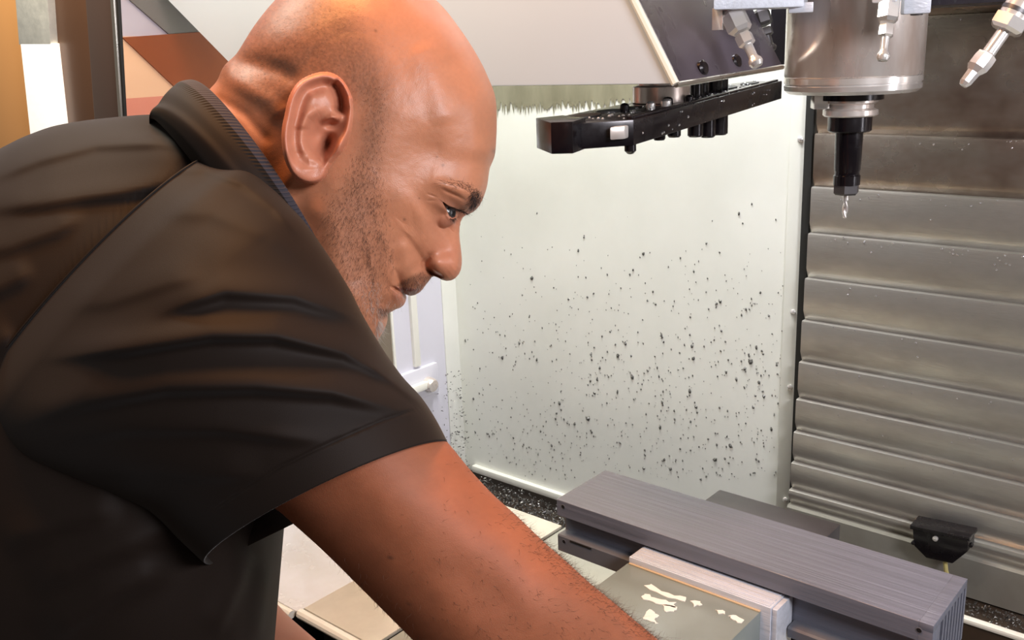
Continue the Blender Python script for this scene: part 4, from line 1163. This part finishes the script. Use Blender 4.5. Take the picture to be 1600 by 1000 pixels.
# hand beyond the forearm: palm, four fingers and thumb, slightly curled
limb([(Wd(1165, 1175, 0.705), 0.036), (Wd(1230, 1235, 0.715), 0.033), (Wd(1290, 1290, 0.72), 0.040), (Wd(1360, 1340, 0.725), 0.040), (Wd(1400, 1370, 0.73), 0.030)], 24)
for k, (ln_, dx) in enumerate(((1.0, 0), (1.12, 1), (1.05, 2), (0.82, 3))):
    b_ = np.array([1375 + 8 * dx, 1325 + 22 * dx]); dd = 0.705 + 0.014 * dx
    limb([(Wd(b_[0] - 20, b_[1] - 14, dd), 0.0105), (Wd(b_[0] + 55 * ln_, b_[1] + 30 * ln_, dd), 0.0100), (Wd(b_[0] + 90 * ln_, b_[1] + 75 * ln_, dd + 0.004), 0.0090), (Wd(b_[0] + 96 * ln_, b_[1] + 115 * ln_, dd + 0.012), 0.0078)], 14)
limb([(Wd(1270, 1265, 0.69), 0.014), (Wd(1330, 1262, 0.675), 0.0125), (Wd(1385, 1285, 0.67), 0.0110), (Wd(1425, 1318, 0.672), 0.0088)], 14)
# left forearm under the chest, with a simple closed hand out of view
limb([(Wd(250, 880, 0.90), 0.046), (Wd(330, 945, 0.90), 0.045), (Wd(392, 1012, 0.90), 0.043), (Wd(452, 1058, 0.90), 0.040), (Wd(540, 1125, 0.90), 0.032), (Wd(590, 1165, 0.90), 0.034), (Wd(650, 1210, 0.90), 0.036), (Wd(690, 1240, 0.90), 0.024)], 40, (205, 138, 110), 90)
for k in range(4):
    b_ = np.array([668 + 10 * k, 1212 + 15 * k]); dd = 0.885 + 0.012 * k
    limb([(Wd(b_[0] - 15, b_[1] - 10, dd), 0.0100), (Wd(b_[0] + 40, b_[1] + 28, dd), 0.0095), (Wd(b_[0] + 60, b_[1] + 62, dd + 0.004), 0.0085), (Wd(b_[0] + 55, b_[1] + 92, dd + 0.01), 0.0075)], 12)
limb([(Wd(590, 1150, 0.87), 0.013), (Wd(640, 1160, 0.86), 0.0115), (Wd(690, 1185, 0.855), 0.009)], 12)

# ---- trunk: built once for the body (slim, inside) and once for the shirt
XT = np.linspace(-420, 446, 230)


def trunk(xs, np_, shrink=0.0, folds=True):
    top = pchip([-420, -300, -150, 0, 40, 90, 170, 240, 300, 345, 395, 420, 450], [560, 415, 308, 232, 212.5, 195.5, 184, 179, 184, 205, 275, 350, 470], xs) + shrink
    bot = np.full_like(xs, 1260.0)
    u = np.clip((450 - xs) / 300, 0, 1)
    bb = 0.205 * np.sqrt(np.clip(1 - (1 - u) ** 2.2, 0, 1)) - shrink * 0.0004
    bb = np.maximum(bb, 0.002)
    dc = np.full_like(xs, 0.815)
    dc -= 0.02 * np.clip((xs + 420) / 800, 0, 1)
    a = (bot - top) / 2; yc = (bot + top) / 2
    p = np.linspace(-np.pi, np.pi, np_, endpoint=False)
    s = np.sign(np.sin(p)) * np.abs(np.sin(p)) ** 0.72; c = np.sign(np.cos(p)) * np.abs(np.cos(p)) ** 0.72
    y = yc[:, None] + a[:, None] * s; d = dc[:, None] - bb[:, None] * c
    x = xs[:, None] - np.clip(y - 800, 0, 500) * 0.085 * np.clip(xs[:, None] / 440, 0, 1) + 0 * y
    d = d - (0.042 if folds else 0.02) * gauss(x, y, 325, 215, 115, 62, 1.0) * np.clip(c, 0, 1)[None, :] ** 0.3
    if folds:
        nw = np.clip(c, 0, 1)[None, :] ** 0.5
        q = np.zeros_like(x)
        for pts, sg, am in (([(-60, 330), (60, 318), (190, 300), (280, 284), (345, 280)], 14, 0.010), ([(-40, 290), (60, 250), (150, 226), (250, 222), (310, 232)], 11, 0.010), ([(215, 205), (260, 214), (300, 228), (330, 250)], 7, 0.006),
                            ([(-60, 400), (20, 385), (90, 360), (140, 330)], 14, 0.006), ([(-80, 470), (0, 450), (60, 420)], 16, 0.006),
                            ([(-80, 560), (-20, 548), (30, 520)], 16, 0.006),
                            ([(40, 930), (150, 870), (260, 830), (330, 800)], 22, 0.012), ([(0, 860), (90, 820), (200, 790)], 18, 0.010),
                            ([(60, 1010), (170, 930), (280, 880)], 22, 0.010), ([(330, 1000), (370, 920), (395, 850)], 14, 0.008), ([(400, 1010), (415, 930), (425, 860)], 9, 0.006)):
            q += fold(x, y, pts, sg, am * 0.68)
        sm = [(-20, 640), (8, 590), (55, 500), (100, 430), (150, 365), (200, 318), (262, 270), (345, 240)]
        q += np.sin(x * 0.55 - y * 0.75) * 0.00035 * np.exp(-(pdist(x, y, sm)[0] / 8) ** 2)
        d = d - q * nw
    return x, y, d


ring_f = lambda n, m: np.array([(k * m + i, k * m + (i + 1) % m, (k + 1) * m + (i + 1) % m, (k + 1) * m + i) for k in range(n - 1) for i in range(m)])
x_, y_, d_ = trunk(np.linspace(-400, 405, 40), 40, 26.0, False)
add_grid(W(x_, y_, d_), np.broadcast_to(SKIN, x_.shape + (3,)).copy(), ring_f(40, 40))

# skin material
def skin_material():
    m = bpy.data.materials.new('skin'); m.use_nodes = True
    nt = m.node_tree; N = nt.nodes; P_ = N['Principled BSDF']
    at = N.new('ShaderNodeVertexColor'); at.layer_name = 'tint'
    tc = N.new('ShaderNodeTexCoord')
    nt.links.new(at.outputs[0], P_.inputs['Base Color'])
    nt.links.new(at.outputs[1], P_.inputs['Roughness'])
    P_.inputs['Specular IOR Level'].default_value = 0.45
    P_.inputs['Subsurface Weight'].default_value = 0.12
    P_.inputs['Subsurface Radius'].default_value = (1.0, 0.35, 0.2)
    P_.inputs['Subsurface Scale'].default_value = 0.004
    vo = N.new('ShaderNodeTexVoronoi'); vo.inputs['Scale'].default_value = 1500
    nz = N.new('ShaderNodeTexNoise'); nz.inputs['Scale'].default_value = 420; nz.inputs['Detail'].default_value = 4
    nt.links.new(tc.outputs['Object'], vo.inputs['Vector']); nt.links.new(tc.outputs['Object'], nz.inputs['Vector'])
    ad = N.new('ShaderNodeMath'); ad.operation = 'ADD'
    nt.links.new(vo.outputs['Distance'], ad.inputs[0]); nt.links.new(nz.outputs[0], ad.inputs[1])
    bp = N.new('ShaderNodeBump'); bp.inputs['Strength'].default_value = 0.2; bp.inputs['Distance'].default_value = 0.0004
    nt.links.new(ad.outputs[0], bp.inputs['Height']); nt.links.new(bp.outputs[0], P_.inputs['Normal'])
    return m


M['skin'] = skin_material()
M['hair'] = material('hair', lin(38, 26, 22), 0.45)
M['brow_hair'] = material('brow_hair', lin(20, 14, 13), 0.45)
M['beard_hair'] = material('beard_hair', lin(66, 46, 36), 0.5)
M['grey_hair'] = material('grey_hair', lin(190, 180, 172), 0.45)
M['arm_hair'] = material('arm_hair', lin(78, 54, 40), 0.45)
person = empty('person', tuple(ray(100, 1200) * 0.85), 'bald man with stubble in a black polo shirt leaning forward over the vise', 'person')
body = obj('body', np.concatenate(BV), np.concatenate(BF), M['skin'], person, smooth=True, absolute=True, cols=np.concatenate(BC))


# ---- eyes
def eye(cx, cy, ch, r, sign, name='eye'):
    dep = DH - sign * ch / F * DH
    c = W(cx, cy, dep); rm = r / F * DH
    gaze_c = np.array([0.80, -0.16, 0.54 * sign]); gaze = MC @ (gaze_c / np.linalg.norm(gaze_c))
    e1 = np.cross(gaze, [0, 0, 1]); e1 /= np.linalg.norm(e1); e2 = np.cross(gaze, e1)
    vs = []; cs = []; n = 40; m = 48
    for k in range(m + 1):
        t = math.pi * k / m; a = np.linspace(0, 2 * np.pi, n, endpoint=False)
        bul = 1.0 + 0.07 * max(0.0, 1 - (t / 0.55) ** 2)
        ring = c + rm * bul * (math.cos(t) * gaze + math.sin(t) * (np.cos(a)[:, None] * e1 + np.sin(a)[:, None] * e2))
        vs.append(ring)
        if t < 0.17: col = lin(8, 7, 8)
        elif t < 0.52: col = lin(52, 50, 50)
        elif t < 0.60: col = lin(40, 34, 34)
        else: col = lin(176, 158, 150)
        cs.append(np.tile(col, (n, 1)))
    f = ring_f(m + 1, n)[:, ::-1]
    return obj(name, np.concatenate(vs), f, M['eye'], person, smooth=True, absolute=True, cols=np.concatenate(cs))


def eye_material():
    m = bpy.data.materials.new('eye'); m.use_nodes = True; nt = m.node_tree; P_ = nt.nodes['Principled BSDF']
    at = nt.nodes.new('ShaderNodeVertexColor'); at.layer_name = 'tint'; nt.links.new(at.outputs[0], P_.inputs['Base Color'])
    P_.inputs['Roughness'].default_value = 0.2
    return m


M['eye'] = eye_material()
eye(*EC, 1)
xx = 800 + (EC[0] - 800) * (1 - EC[2] / F); yy = 500 + (EC[1] - 500) * (1 - EC[2] / F)
eye(800 + (xx - 800) / (1 + EC[2] / F), 500 + (yy - 500) / (1 + EC[2] / F), EC[2], EC[3], -1)


# ---- hair: real tapered strands
def strands(name, roots, dirs, lens, rad, mat, bend=0.35, curl=0.0, label=None):
    """roots (n,3) world, dirs (n,3), lens (n)"""
    n = len(roots); K = 4
    d = dirs / np.linalg.norm(dirs, axis=1)[:, None]
    e = np.cross(d, rng.normal(size=(n, 3))); e /= np.linalg.norm(e, axis=1)[:, None]; g = np.cross(d, e)
    bd = rng.normal(size=(n, 1)) * bend
    V = np.zeros((n, K * 3, 3))
    for k in range(K):
        u = k / (K - 1)
        c = roots + d * (lens * u)[:, None] + e * (bd * (lens * u * u)[:, None]) + g * (curl * lens * math.sin(u * 4))[:, None]
        r = rad * (1 - 0.85 * u)
        for i in range(3):
            a = 2 * math.pi * i / 3
            V[:, k * 3 + i] = c + (e * math.cos(a) + g * math.sin(a)) * r
    f = []
    for k in range(K - 1):
        for i in range(3):
            j = (i + 1) % 3; f.append((k * 3 + i, k * 3 + j, (k + 1) * 3 + j, (k + 1) * 3 + i))
    f = np.array(f); Fc = (f[None] + (np.arange(n) * K * 3)[:, None, None]).reshape(-1, 4)
    return obj(name, V.reshape(-1, 3), Fc, mat, person, absolute=True, kind='stuff', label=label)


def normals(G, flip):
    """unit normals of a (n,m,3) grid of points"""
    a = np.roll(G, -1, 0) - np.roll(G, 1, 0); b = np.gradient(G, axis=1)
    nn = np.cross(a, b); nn /= np.maximum(np.linalg.norm(nn, axis=2)[..., None], 1e-12)
    return nn * (-1 if flip else 1)


NN = normals(near, False)
camdir = MC @ np.array([0, 0, 1.0])
if np.mean(NN[:, :150] @ camdir) < 0: NN = -NN


def scatter(weight, n, ext=1.0):
    """pick n vertices of the near head surface with probability by weight x area"""
    area_ = (np.gradient(PX, axis=1) ** 2 + np.gradient(PY, axis=1) ** 2) ** 0.5 * np.hypot(np.roll(PX, -1, 0) - PX, np.roll(PY, -1, 0) - PY)
    w = (weight * area_).ravel(); w /= w.sum()
    return rng.choice(w.size, n, p=w)


def sheet_dir(dx, dy):
    v = MC @ np.array([dx, -dy, 0.0]); return v / np.linalg.norm(v)


def head_hair(name, poly, soft_w, n, ln, lv, rad, flow, lift, mat, bend=0.4, wmul=None, label=None):
    w = soft(PX, PY, poly, soft_w)
    if wmul is not None: w = w * wmul
    id_ = scatter(w, n); rt = near.reshape(-1, 3)[id_]; nm = NN.reshape(-1, 3)[id_]
    fl = np.array([sheet_dir(*flow(PX.ravel()[q], PY.ravel()[q])) for q in id_])
    d = fl + nm * lift + rng.normal(size=(n, 3)) * 0.32
    L_ = (ln * (1 + lv * (rng.random(n) - 0.5))) / F * DH
    rt = rt + sheet_dir(1, 0) * rng.normal(size=(n, 1)) * 0.0006 + sheet_dir(0, 1) * rng.normal(size=(n, 1)) * 0.0006 - nm * 0.0002
    return strands(name, rt, d, L_, rad, mat, bend, label=label)


head_hair('beard', [(562, 246), (582, 250), (594, 300), (600, 350), (612, 400), (604, 438), (604, 468), (588, 505), (562, 482), (528, 430), (506, 372), (508, 322), (534, 290)], 20, 3400, 7, 0.9, 0.00006, lambda x, y: (-0.25 - 0.002 * (y - 400), 1.0), 0.55, M['beard_hair'])
head_hair('moustache', [(619, 447), (640, 432), (661, 424), (674, 433), (665, 445), (654, 455), (634, 452)], 3, 420, 6, 0.8, 0.00006, lambda x, y: (-0.5, 0.9), 0.5, M['hair'])
head_hair('lip_beard', [(592, 478), (610, 483), (618, 484), (604, 492), (592, 494)], 3, 110, 6, 0.8, 0.00007, lambda x, y: (-0.3, 1), 0.4, M['hair'])
head_hair('goatee', [(588, 500), (597, 498), (597, 520), (586, 530)], 3, 70, 16, 0.8, 0.00011, lambda x, y: (0.15, 1), 0.45, M['grey_hair'], label='grey chin hair')
head_hair('grey_stubble', [(560, 450), (590, 440), (600, 470), (672, 434), (650, 456), (590, 505), (565, 490)], 8, 260, 7, 0.8, 0.00010, lambda x, y: (-0.3, 1), 0.5, M['grey_hair'], label='grey stubble')
head_hair('eyebrow', [(754, 306), (748, 298), (738, 291), (722, 286), (703, 283), (688, 284), (688, 288), (704, 290), (722, 295), (734, 303), (735, 314), (732, 322), (740, 327), (750, 321)], 4, 900, 10, 0.7, 0.00009, lambda x, y: (-0.85, -0.10) if x < 736 else (-0.55, 0.55), 0.45, M['brow_hair'], wmul=np.clip((PX - 672) / 66, 0.2, 1.0) ** 1.7)
head_hair('sideburn', [(566, 130), (600, 140), (604, 200), (588, 250), (562, 250), (568, 200)], 12, 500, 4, 0.8, 0.00006, lambda x, y: (0.1, 1.0), 0.6, M['hair'])
head_hair('scalp_stubble', [(330, 110), (356, 92), (410, 20), (470, -30), (560, 0), (590, 80), (590, 140), (560, 150), (500, 105), (450, 130), (430, 180), (390, 180)], 30, 2600, 2.6, 0.6, 0.00006, lambda x, y: (-0.3, 1.0), 0.9, M['hair'])
# lashes along the upper and lower lid
lp = curve([(700, 321), (708, 325), (716, 327.5), (726, 330.5)], 60)
lh = []
for q in lp:
    k = np.argmin((PX - q[0]) ** 2 + (PY - q[1]) ** 2 + (HOLE > 0.3) * 50); lh.append(near.reshape(-1, 3)[k] + NN.reshape(-1, 3)[k] * 0.0006)
lh = np.array(lh)
lh = np.concatenate([lh, lh[24:]])[:90]
strands('eyelash', lh, np.array([sheet_dir(0.92, 0.25 + 0.45 * (i % 60 / 60)) for i in range(len(lh))]) + camdir * 0.35 + rng.normal(size=(len(lh), 3)) * 0.16, np.full(len(lh), 13.0) / F * DH, 0.00014, M['hair'], 0.3)
lp = curve([(703, 341), (707, 342.5), (712, 340.5)], 24); lh = []
for q in lp:
    k = np.argmin((PX - q[0]) ** 2 + (PY - q[1]) ** 2 + (HOLE > 0.3) * 50); lh.append(near.reshape(-1, 3)[k])
strands('eyelash', np.array(lh), np.array([sheet_dir(0.4, 0.9)] * 24) + camdir * 0.3 + rng.normal(size=(24, 3)) * 0.25, np.full(24, 8.0) / F * DH, 0.00012, M['hair'], 0.3)

# arm hair: denser toward the outlines
ANN = normals(arm.transpose(1, 0, 2), False).transpose(1, 0, 2)
cen = arm.mean(axis=1, keepdims=True)
if np.mean(np.sum(ANN * (arm - cen), -1)) < 0: ANN = -ANN
wt = np.ones(arm.shape[:2]) * 0.22; s_ax = np.linspace(0, 1, 150)[:, None]
wt = wt * (s_ax > 0.22) * (0.25 + 1.0 * np.clip((s_ax - 0.25) / 0.3, 0, 1))
up = np.sin(ph)[None, :]
wt = wt * (1 + 9 * np.clip(up - 0.75, 0, 1) / 0.25 * np.clip((s_ax - 0.34) / 0.1, 0, 1) + 2.5 * np.clip(-up - 0.8, 0, 1) / 0.2)
wt[:, np.cos(ph) < -0.5] = 0
wr = wt.ravel() / wt.sum(); id_ = rng.choice(wr.size, 4200, p=wr)
axw = np.gradient(arm.mean(axis=1), axis=0); axw /= np.linalg.norm(axw, axis=1)[:, None]
dirs = axw[id_ // NP] * 0.8 + ANN.reshape(-1, 3)[id_] * 0.75 + rng.normal(size=(len(id_), 3)) * 0.45
L_ = (9 + 15 * rng.random(len(id_)) ** 1.5 * np.clip((id_ // NP) / 150.0 * 1.9 - 0.4, 0.2, 1)) / F * 0.6
strands('arm_hair', arm.reshape(-1, 3)[id_], dirs, L_, 0.00009, M['arm_hair'], 0.7, 0.12)

# ---- polo shirt
def cloth_material(name, base, rib=False):
    m = bpy.data.materials.new(name); m.use_nodes = True
    nt = m.node_tree; N = nt.nodes; P_ = N['Principled BSDF']
    P_.inputs['Base Color'].default_value = (*base, 1); P_.inputs['Roughness'].default_value = 0.68
    P_.inputs['Sheen Weight'].default_value = 0.06; P_.inputs['Sheen Roughness'].default_value = 0.4
    P_.inputs['Specular IOR Level'].default_value = 0.16
    tc = N.new('ShaderNodeTexCoord'); nz = N.new('ShaderNodeTexNoise'); nz.inputs['Scale'].default_value = 1500; nz.inputs['Detail'].default_value = 2
    nt.links.new(tc.outputs['Object'], nz.inputs['Vector'])
    bp = N.new('ShaderNodeBump'); bp.inputs['Strength'].default_value = 0.12; bp.inputs['Distance'].default_value = 0.0005
    nt.links.new(nz.outputs[0], bp.inputs['Height']); nt.links.new(bp.outputs[0], P_.inputs['Normal'])
    return m


M['cloth'] = cloth_material('black_cloth', lin(26, 18, 13.5))
M['cloth_dark'] = cloth_material('black_cloth_lower', lin(28, 25, 25))
M['rib'] = cloth_material('rib_knit', lin(54, 50, 56))
NPH = 300
x_, y_, d_ = trunk(XT, NPH)
shirt = obj('polo_shirt', W(x_, y_, d_), ring_f(len(XT), NPH), M['cloth'], person, smooth=True, absolute=True)

# sleeve
NS, NPS = 200, 260
US = curve([(338, 246), (372, 262), (398, 268), (428, 296), (454, 323), (472, 342), (500, 380), (528, 422), (547, 453), (565, 489), (582, 519), (606, 557), (630, 590), (660, 623), (682, 657), (700, 692)], NS)
LS = curve([(-70, 690), (-20, 705), (40, 728), (110, 752), (180, 778), (235, 803), (270, 834), (298, 860), (318, 879)], NS)
s = np.linspace(0, 1, NS)
shx = pchip([0, 0.5, 1], [-30, -20, -14], s); shy = pchip([0, 0.5, 1], [-38, -32, -26], s)
dcs = pchip([0, 0.12, 0.3, 0.6, 1], [0.675, 0.650, 0.622, 0.610, 0.606], s); bs = pchip([0, 0.12, 0.3, 0.7, 1], [0.078, 0.088, 0.090, 0.085, 0.082], s)
p = np.linspace(0, 2 * np.pi, NPS, endpoint=False)
sn = np.sin(p); cs_ = np.cos(p)
mx = (US + LS) / 2; hvx = (US - LS) / 2
sx_ = mx[:, None, 0] + hvx[:, None, 0] * sn + shx[:, None] * np.maximum(cs_, -0.25); sy_ = mx[:, None, 1] + hvx[:, None, 1] * sn + shy[:, None] * np.maximum(cs_, -0.25)
sd_ = dcs[:, None] - bs[:, None] * np.sign(cs_) * np.abs(cs_) ** 0.9
q = np.zeros_like(sx_)
for pts, sg, am in (([(230, 492), (350, 455), (460, 462), (548, 492), (590, 520)], 15, 0.009),
                    ([(40, 560), (200, 545), (330, 524), (430, 524), (540, 550), (640, 608), (665, 630)], 15, 0.013),
                    ([(10, 668), (140, 628), (260, 606), (400, 603), (520, 612), (600, 632), (680, 655)], 17, 0.013),
                    ([(60, 690), (200, 668), (340, 668), (450, 682), (540, 690)], 17, 0.008),
                    ([(130, 742), (240, 735), (330, 742), (420, 735)], 18, 0.006),
                    ([(255, 268), (320, 262), (380, 285), (430, 322), (480, 380)], 12, 0.010),
                    ([(240, 330), (330, 330), (420, 365), (480, 410)], 20, 0.004),
                    ([(90, 478), (170, 470), (260, 440), (330, 425)], 18, 0.004),
                    ([(560, 560), (620, 600), (672, 640)], 9, 0.005)):
    q += fold(sx_, sy_, pts, sg, am * 0.68)
# hem seam and shoulder seam, puckered
hem = [(330, 800), (372, 770), (440, 728), (520, 690), (600, 655), (650, 640)]
q += ridge(sx_, sy_, hem, 2.2, -0.0016, 0.04)
pk = np.sin(sx_ * 0.9 - sy_ * 0.7) * 0.0003
q += pk * np.exp(-(pdist(sx_, sy_, hem)[0] / 7) ** 2)
sd_ = sd_ - q * np.clip(cs_, 0, 1)[None, :] ** 0.4
# turned-in hem: continue the rings back inside
outer = W(sx_, sy_, sd_)
ins = []
cx_, cy_, cd_ = mx[-1, 0], mx[-1, 1], dcs[-1]
for back_, shr in ((0, 0.985), (-6, 0.965), (-18, 0.955), (-36, 0.95)):
    rx = sx_[back_ - 1]; ry = sy_[back_ - 1]; rd = sd_[back_ - 1]
    c0, c1, c2 = mx[back_ - 1, 0], mx[back_ - 1, 1], dcs[back_ - 1]
    ins.append(W(c0 + (rx - c0) * shr, c1 + (ry - c1) * shr, c2 + (rd - c2) * shr))
sl = np.concatenate([outer, np.array(ins)])
sleeve = obj('sleeve', sl.reshape(-1, 3), ring_f(len(sl), NPS), M['cloth'], shirt, smooth=True, absolute=True)
# seam cord where the sleeve is set in
seam = []
for k in np.linspace(0.0, 0.5, 60):
    a = math.pi / 2 - k * math.pi * 1.6
    i = int((a / (2 * np.pi)) * NPS) % NPS
    v_ = outer[1, i] + (camdir * 0.0010); seam.append(v_ - EYE)
MB().tube(seam, 0.0008, 6).build('seam', M['cloth'], shirt)

# collar: a folded stand around the neck
NCc, NPC = 64, 900
p = np.linspace(0, 2 * np.pi, NPC, endpoint=False); sn = np.sin(p); cs_ = np.cos(p)


def cring(b, e, sx, sy, dc, bb):
    b = np.array(b, float); e = np.array(e, float); mm = (b + e) / 2; hh = (b - e) / 2
    x = mm[0] + hh[0] * sn + sx * cs_; y = mm[1] + hh[1] * sn + sy * cs_
    return x, y, dc - bb * 0.92 * cs_


KR = [cring((236, 190), (480, 540), -6, -40, 0.712, 0.082), cring((234, 188), (490, 525), -3, -58, 0.704, 0.089), cring((233, 186), (500, 505), 0, -74, 0.70, 0.088), cring((243, 175), (505, 500), 2, -72, 0.70, 0.0865), cring((254, 157), (510, 490), 6, -64, 0.70, 0.085), cring((266, 142), (515, 475), 10, -50, 0.70, 0.083), cring((279, 130.5), (520, 462), 13, -37, 0.70, 0.081), cring((293, 127), (522, 452), 16, -30, 0.70, 0.0785),
      cring((306, 131), (522, 452), 14, -26, 0.70, 0.0755), cring((316, 141), (518, 456), 10, -22, 0.70, 0.074), cring((322, 160), (510, 470), 4, -20, 0.70, 0.0735)]
KR = np.array(KR)                        # (rings, 3, NPC)
tq = np.linspace(0, len(KR) - 1, NCc); CRs = np.stack([np.stack([pchip(np.arange(len(KR)), KR[:, c_, i], tq) for i in range(NPC)], -1) for c_ in range(3)], 1)
tq = tq - 1
ribw = np.clip((tq - 3.6) / 0.5, 0, 1) * np.clip((8.5 - tq) / 0.5, 0, 1)
CRs[:, 2] -= (ribw[:, None] * 0.00035 * np.sin(p * 170)[None, :])
CW = W(CRs[:, 0], CRs[:, 1], CRs[:, 2]); kc = int(np.searchsorted(tq, 4.6))
collar = obj('collar', CW[:kc + 1], ring_f(kc + 1, NPC), M['cloth'], shirt, smooth=True, absolute=True)
rib = obj('collar_rib', CW[kc:], ring_f(NCc - kc, NPC), M['rib'], shirt, smooth=True, absolute=True)
